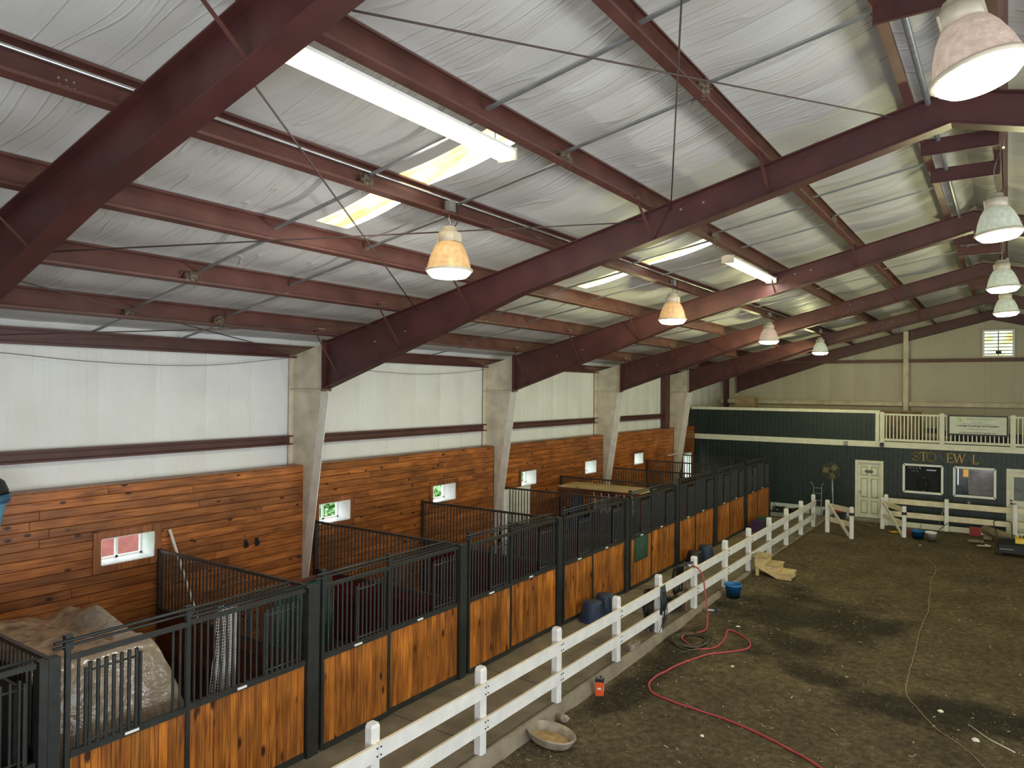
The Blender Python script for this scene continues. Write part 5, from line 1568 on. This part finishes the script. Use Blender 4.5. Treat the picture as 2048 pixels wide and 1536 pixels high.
for k in range(26):
    c0 = Vector((-7.0+random.uniform(-.4, .45), 29.0+random.uniform(-.25, .2), .05))
    pts = [c0+Vector((random.uniform(-.25, .25), random.uniform(-.15, .15), random.uniform(-.03, .16))) for q in range(4)]
    for p in pts: p.z = max(.03, p.z); p.y = min(p.y, 29.36)
    g.tube(smooth(pts, 4), .022, 5)
g.tube(smooth([(-7.6, 29.35, .55), (-7.55, 29.3, .3), (-7.35, 29.2, .1), (-7.1, 29.1, .05)]), .012, 5)
tag(g.build('cable_heap', M['rubber']), 'heap of black cable on the floor against the green wall', 'cable')
t = thing('floor_sheet', 'pale grey dusty sheet on the floor past the last stall', 'sheet', (-7.6, 28.6, 0))
g = MB(); n = 12
for j in range(n+1):
    for i in range(n+1):
        x = -8.9+2.6*i/n; y = 27.75+1.5*j/n
        g.v.append((x, y, .012+.03*abs(noise.noise((x*2, y*2, 0)))))
for j in range(n):
    for i in range(n):
        a = j*(n+1)+i; g.f.append((a, a+1, a+n+2, a+n+1)); g.sm.append(True); g.mi.append(0)
g.build('sheet', mat('grey_sheet', (.30, .32, .29), .6), t)
t = thing('tool_cart', 'low red and black cart seen behind the left arena gate', 'cart', (-5.0, 28.6, 0))
MB().box(-5.25, -4.85, 28.4, 28.9, .10, .30).build('tray', M['dark'], t)
MB().box(-5.15, -4.92, 28.38, 28.8, .3, .36).build('cover', M['redp'], t)
for x in (-5.2, -4.9):
    MB().lathe([(0, -.02), (.07, -.02), (.07, .02), (0, .02)], (x, 28.4, .09), 12, R=Matrix.Rotation(PI/2, 3, 'X')).build('wheel', M['rubber'], t)

mw = thing('leaf_sweeper', 'black and yellow wheeled machine at the right edge of the arena', 'machine', (.1, 25.6, 0))
zg = arena_z(0, 25.6)+.01
MB().prism([(25.2, zg+.10), (25.95, zg+.10), (26.0, zg+.30), (25.85, zg+.45), (25.45, zg+.47), (25.2, zg+.33)], 'X', -.20, .42).build('body', M['dark'], mw)
MB().prism([(25.3, zg+.36), (25.8, zg+.38), (25.85, zg+.50), (25.5, zg+.56), (25.32, zg+.50)], 'X', .20, .62).build('engine_cover', M['yellow'], mw)
for (x, y) in ((-.24, 25.3), (-.24, 25.9), (.50, 25.3), (.50, 25.9)):
    MB().lathe([(0, -.04), (.09, -.04), (.12, -.02), (.12, .02), (.09, .04), (0, .04)], (x, y, zg+.12), 16, R=Matrix.Rotation(PI/2, 3, 'Y')).build('wheel', M['rubber'], mw)
MB().tube(smooth([(-.18, 25.9, zg+.30), (-.30, 26.4, zg+.60), (-.32, 26.6, zg+.78), (-.1, 26.65, zg+.80), (.10, 26.6, zg+.78), (.12, 26.4, zg+.6), (.16, 25.9, zg+.3)], 4), .014, 6).build('push_handle', M['dark'], mw)
MB().box(-.16, .16, 25.185, 25.2, zg+.2, zg+.22).build('trim_strip', M['steel'], mw)
for k in range(4):
    MB().box(.30+k*.07, .335+k*.07, 25.4, 25.7, zg+.54, zg+.565).build('cooling_fin', M['dark'], mw)
rl2 = thing('ground_roller', 'dusty tan cylinder lying behind the black and yellow machine', 'roller', (-.1, 27.2, .2))
MB().tube([(-.55, 27.75, .28), (.15, 26.55, .28)], .14, 20).build('drum', mat('dusty_drum', (.25, .20, .13), .7), rl2)
MB().tube([(-.57, 27.78, .28), (-.55, 27.75, .28)], .15, 20).build('end_ring', M['stone'], rl2)
MB().box(-.62, -.40, 27.6, 27.95, 0, .2).build('chock', M['stone'], rl2)
tag(MB().cbox((-.8, 26.9, .04), (.42, .16, .06), .2).build('timber_scrap', M['stone']), 'pale timber scrap on the dirt left of the roller', 'scrap')
tag(MB().tube(smooth([(-.75, 26.2, .03), (-.5, 26.1, .06), (-.4, 26.25, .04), (-.55, 26.4, .05)]), .02, 6).build('white_rag', M['creamw']), 'crumpled white rag on the dirt beside the machine', 'rag')

# ------------------------------------------------------------------ things inside the stalls
# plastic-covered hay
hs = thing('covered_hay_stack', 'stack of hay bales under a dusty plastic sheet filling the stall at lower left', 'hay stack', (-9, 4.4, 0))
random.seed(11)
for lay in range(4):
    for bx in range(2):
        for by in range(1):
            x = -9.70+bx*.92; y = 3.36
            MB().box(x+.02, x+.88, y+.02, y+.98, .02+lay*.43, .02+lay*.43+.41).build('hay_bale', M['straw'], hs)
g = MB(); nx_, ny_ = 56, 44
def heap(u, v):
    """u across from wall to aisle, v along the stall"""
    x = -9.95+u*2.42; y = 3.17+v*1.62
    return x, y
for j in range(ny_+1):
    for i in range(nx_+1):
        u = i/nx_; v = j/ny_
        x, y = heap(u, v)
        top = 1.86+.035*noise.noise((x*1.4, y*1.4, 0))+.03*noise.noise((x*4, y*4, 3))
        # a second heap rising at the far end
        top += .17*math.exp(-((x+8.95)/.42)**2-((y-4.50)/.26)**2)
        top -= .10*math.exp(-((x+9.0)/.8)**2-((y-4.10)/.10)**2)
        eu = min(1, max(0, (1-u)/.10)); ev = min(1, max(0, (1-v)/.24)); eb = min(1, u/.10)
        e = min(eu, ev, eb)
        fall = e**.5 if e < 1 else 1
        z = .02+(top-.02)*fall
        xo = x; yo = y
        fold = .05*math.sin(y*9+2*noise.noise((y*2, z*2, 1)))*(1-fall)+.04*noise.noise((x*3, y*3, z*3))*(1-fall)
        if eu <= ev:
            xo += fold; 
        else:
            yo += .05*math.sin(x*8+2*noise.noise((x*2, z*2, 1)))*(1-fall)
        g.v.append((xo, yo, z))
for j in range(ny_):
    for i in range(nx_):
        a = j*(nx_+1)+i
        g.f.append((a, a+1, a+nx_+2, a+nx_+1)); g.sm.append(True)
        xm = (i+.5)/nx_; vm = (j+.5)/ny_
        g.mi.append(0 if (xm < .90 and vm < .76 and not (vm > .62 and xm > .3)) else 1)
g.build('plastic_sheet', [M['tarpdust'], M['poly']], hs)
# white plastic netting rolls leaning behind the grille
nr_ = thing('netting_roll', 'white plastic mesh roll leaning behind the grille of the second stall', 'mesh roll', (-7.7, 5.1, 0))
for q in range(4):
    g = MB()
    top = Vector((-7.75-.03*q, 5.20+.08*q, 2.02-.02*q)); bot = Vector((-7.62, 4.90+.12*q, .0))
    nn = 58; ax_ = (bot-top)
    for k in range(5):
        a = k/4
        o = Vector((.02*math.sin(a*PI), (.5-a)*-.075, 0))
        g.tube([top+o, top+ax_*.5+o+Vector((0, .02*math.sin(q), 0)), bot+o*1.2], .0035, 4)
    for k in range(nn):
        p = top+ax_*(k/nn)
        g.tube([p+Vector((0, -.0375, 0)), p+Vector((.02, 0, 0)), p+Vector((0, .0375, 0))], .003, 4)
    g.build('mesh_strip', M['net'], nr_)
# white handle leaning at the wall corner
tag(MB().bar((-10.30, 6.60, .80), (-10.785, 6.32, 2.41), .045, .02).build('wall_batten', M['white']), 'white batten leaning on the pine wall just behind the first full partition', 'batten')
# tack hooks
for y in (7.72, 7.94):
    t = thing('tack_hook', 'small black hook on the pine wall right of the first window, %s of two' % ('nearer' if y < 7.8 else 'farther'), 'hook', (XW, y, 1.95), 'hooks on the pine wall')
    MB().box(XW, XW+.02, y-.025, y+.025, 1.87, 2.02).build('plate', M['dark'], t)
    MB().tube(smooth([(XW+.01, y, 1.98), (XW+.08, y, 1.95), (XW+.07, y, 1.90)]), .012, 6).build('prong', M['dark'], t)
# green canvas in the third stall
g = MB(); n = 18
for j in range(n+1):
    for i in range(n+1):
        a = i/n; b = j/n
        y = 6.62+a*1.0; z = .75+b*1.02
        x = -8.6+.09*math.sin(a*14)*(1.2-b)+.05*noise.noise((y*3, z*2, 0))
        g.v.append((x, y, z-.12*math.sin(PI*a)*0))
for j in range(n):
    for i in range(n):
        a = j*(n+1)+i; g.f.append((a, a+1, a+n+2, a+n+1)); g.sm.append(True); g.mi.append(0)
for v_ in list(g.v)[:0]: pass
nb0 = len(g.v); g.v += [(v_[0]-.05, v_[1], v_[2]) for v_ in g.v[:nb0]]
for f in list(g.f): g.f.append([q+nb0 for q in f][::-1]); g.sm.append(True); g.mi.append(0)
gt_ = thing('horse_blanket', 'dark green horse blanket draped on a rack behind the third grille', 'blanket', (-8.6, 7.1, 0))
g.build('cloth', M['greentarp'], gt_)
MB().bar((-8.62, 6.55, 1.78), (-8.62, 7.7, 1.78), .05, .05).build('rack_bar', M['lowbrd'], gt_)
for y in (6.58, 7.66):
    MB().box(-8.65, -8.6, y-.03, y+.03, 0, 1.78).build('rack_leg', M['lowbrd'], gt_)
# white ribbed door and dark jacket in the fifth stall
t = thing('spare_door', 'white panelled door leaning on the pine wall under the fourth window', 'door', (-10.3, 15.7, 0))
MB().box(-10.62, -10.57, 15.1, 16.35, .05, 2.08).build('leaf', M['white'], t)
for z in (.25, .72, 1.19, 1.66):
    for k in range(3):
        MB().box(-10.57, -10.56, 15.18+k*.39, 15.49+k*.39, z, z+.36).build('panel', M['vinylw'], t)
t = thing('hanging_jacket', 'dark navy jacket hanging in the stall right of the white door', 'jacket', (-9.4, 16.7, 0))
g = MB()
for k in range(9):
    a = k/8
    g.tube(smooth([(-9.5, 16.72+.45*a, 1.85-.10*abs(a-.5)*2), (-9.45, 16.66+.55*a, 1.45), (-9.48, 16.66+.56*a, .95)]), .055, 8)
g.build('body', M['navycloth'], t)
MB().tube(smooth([(-9.5, 16.95, 1.85), (-9.5, 16.95, 2.0), (-9.5, 17.0, 2.05)]), .01, 6).build('hook', M['dark'], t)
# plywood worktop
t = thing('plywood_table', 'plywood topped bench level with the grille tops in the fifth stall', 'table', (-8.8, 18.0, 0))
MB().box(-10.2, -7.75, 17.2, 18.25, 1.98, 2.01).build('top', M['ply'], t)
for (x, y) in ((-10.1, 17.3), (-7.85, 17.3), (-10.1, 18.15), (-7.85, 18.15)):
    MB().box(x-.04, x+.04, y-.04, y+.04, 0, 1.98).build('leg', M['lowbrd'], t)
MB().box(-10.2, -7.75, 17.2, 17.24, 1.84, 1.98).build('apron', M['lowbrd'], t)
# tack hanging under the table: pale pieces
t = thing('tack_rack', 'grey tack pieces hanging below the plywood bench', 'tack', (-8.3, 17.1, 1.2))
random.seed(9)
for k in range(6):
    x = -9.1+k*.22
    MB().tube(smooth([(x, 17.185, 1.92), (x+.06, 17.16, 1.6), (x-.03+random.random()*.08, 17.17, 1.4), (x+.08, 17.18, 1.55)]), .02, 6).build('strap', M['grey'], t)
# blue lead rope and brown leather in the nearest stall
t = thing('halter_bundle', 'blue nylon halter hanging inside the leftmost stall', 'halter', (-7.75, 3.02, 1.1))
random.seed(2)
g = MB()
for k in range(8):
    g.tube(smooth([(-7.8+random.uniform(-.04, .04), 3.0+random.uniform(-.03, .03), 1.50), (-7.82+random.uniform(-.06, .06), 3.0+random.uniform(-.06, .06), 1.38), (-7.8, 3.0+random.uniform(-.03, .03), 1.25+random.uniform(-.03, .03))]), .014, 6)
g.build('knot', M['bluecloth'], t)
MB().tube(smooth([(-7.8, 2.99, 1.3), (-7.82, 2.98, 1.1), (-7.8, 2.99, .85)]), .025, 6).build('tail', M['bluecloth'], t)
tag(MB().tube([(-7.9, 3.06, .9), (-7.9, 3.05, 1.25)], .05, 8).build('leather_roll', mat('brown_leather', (.16, .07, .03), .6)), 'brown leather roll beside the blue halter', 'roll')
t = thing('black_liner', 'black rubber stall liner sheet behind the nearest partition', 'sheet', (-9, 3.0, 0))
MB().box(-10.6, -7.35, 2.86, 2.89, .0, 1.95).build('sheet', mat('liner', (.02, .022, .024), .45), t)
tag(MB().bar((-8.05, 2.9, 1.5), (-8.1, 2.88, 2.02), .03, .03).build('wooden_stick', M['ply']), 'short wooden handle standing in the leftmost stall', 'tool')
# blue and black bag hung at the left edge
t = thing('hanging_bag', 'blue bag with a black top hung on the wall at the left edge', 'bag', (-10.6, 3.9, 2.6))
yb_ = 3.66
MB().lathe([(.30, 0), (.32, .04), (.27, .16), (.16, .24), (0, .26)], (-10.5, yb_, 3.28), 20).build('top', M['dark'], t)
MB().lathe([(.335, 0), (.345, .10), (.33, .11), (.32, 0)], (-10.5, yb_, 3.18), 20).build('band', mat('blue_band', (.02, .10, .2), .4), t)
MB().lathe([(.12, 0), (.22, .3), (.30, .68), (.30, .70), (0, .7)], (-10.5, yb_, 2.5), 20, capb=True).build('body', mat('light_blue_bag', (.12, .33, .5), .4), t)

struct(MB().box(-11.12, -10.95, 26.55, 26.98, 3.2, 5.25).build('door_header_post', M['red']), 'dark red post high on the left wall before the last column')
tag(MB().tube([(-10.72, 26.25, 2.17), (-10.72, 28.0, 2.17)], .02, 8).build('curtain_pole', M['vinylw']), 'thin white pole sticking out beside the bright side doorway', 'pole')
# cable on the left wall
pts = [(-11.02, 2.9, 5.12), (-11.0, 4.06, 5.07), (-11.0, 5.1, 5.0), (-11.0, 6.2, 4.975), (-11.0, 7.3, 5.02), (-11.02, 8.7, 5.19)]
tag(MB().tube(smooth(pts), .005, 5).build('wall_cable', M['rod']), 'thin cable sagging across the white wall left of the first cream column', 'cable')
pts = [(-11.02, 9.1, 5.15), (-11.0, 10.6, 5.02), (-11.0, 12.2, 4.97), (-11.0, 13.6, 5.03), (-11.02, 14.9, 5.15)]
tag(MB().tube(smooth(pts), .005, 5).build('wall_cable', M['rod']), 'thin cable sagging across the white wall between the first and second visible columns', 'cable')

# ------------------------------------------------------------------ outside, seen through the windows
t = thing('red_shed', 'red shed wall outside the first window', 'shed', (-15, 8, 0))
MB().box(-16.5, -15, 5.5, 11.0, -.9, 3.0).build('wall', M['barnred'], t)
MB().prism([(-17, 3.0), (-14.7, 3.0), (-15.75, 3.9)], 'Y', 5.2, 11.3).build('roof', M['grey'], t)
random.seed(21)
for i, (x, y, r_) in enumerate([(-15.5, 14.2, 1.5), (-16, 19.5, 1.8), (-15.5, 25.0, 1.7), (-15.8, 31.0, 1.8), (-15.5, 37.0, 1.8), (-17.5, 44, 2.4)]):
    t = thing('shrub', 'leafy green shrub outside the %s window' % ORD[min(i+1, 6)], 'shrub', (x, y, -.9), 'shrubs outside the windows')
    MB().tube([(x, y, -.9), (x+.1, y, .4)], [.09, .04], 8).build('stem', M['lowbrd'], t)
    g = MB()
    for k in range(1500):
        d = Vector((random.gauss(0, 1), random.gauss(0, 1), random.gauss(0, 1))).normalized()*r_*(random.random()**.35)
        p = Vector((x, y, .7))+Vector((d.x, d.y*1.2, d.z*.9))
        a = Vector((random.uniform(-1, 1), random.uniform(-1, 1), random.uniform(-1, 1))).normalized()*.12
        b = a.cross(Vector((random.uniform(-1, 1), random.uniform(-1, 1), 1))).normalized()*.07
        g.add([p-a, p+b, p+a, p-b], [(0, 1, 2, 3)])
    o = g.build('foliage', M['leaf'], t); o['kind'] = 'stuff'
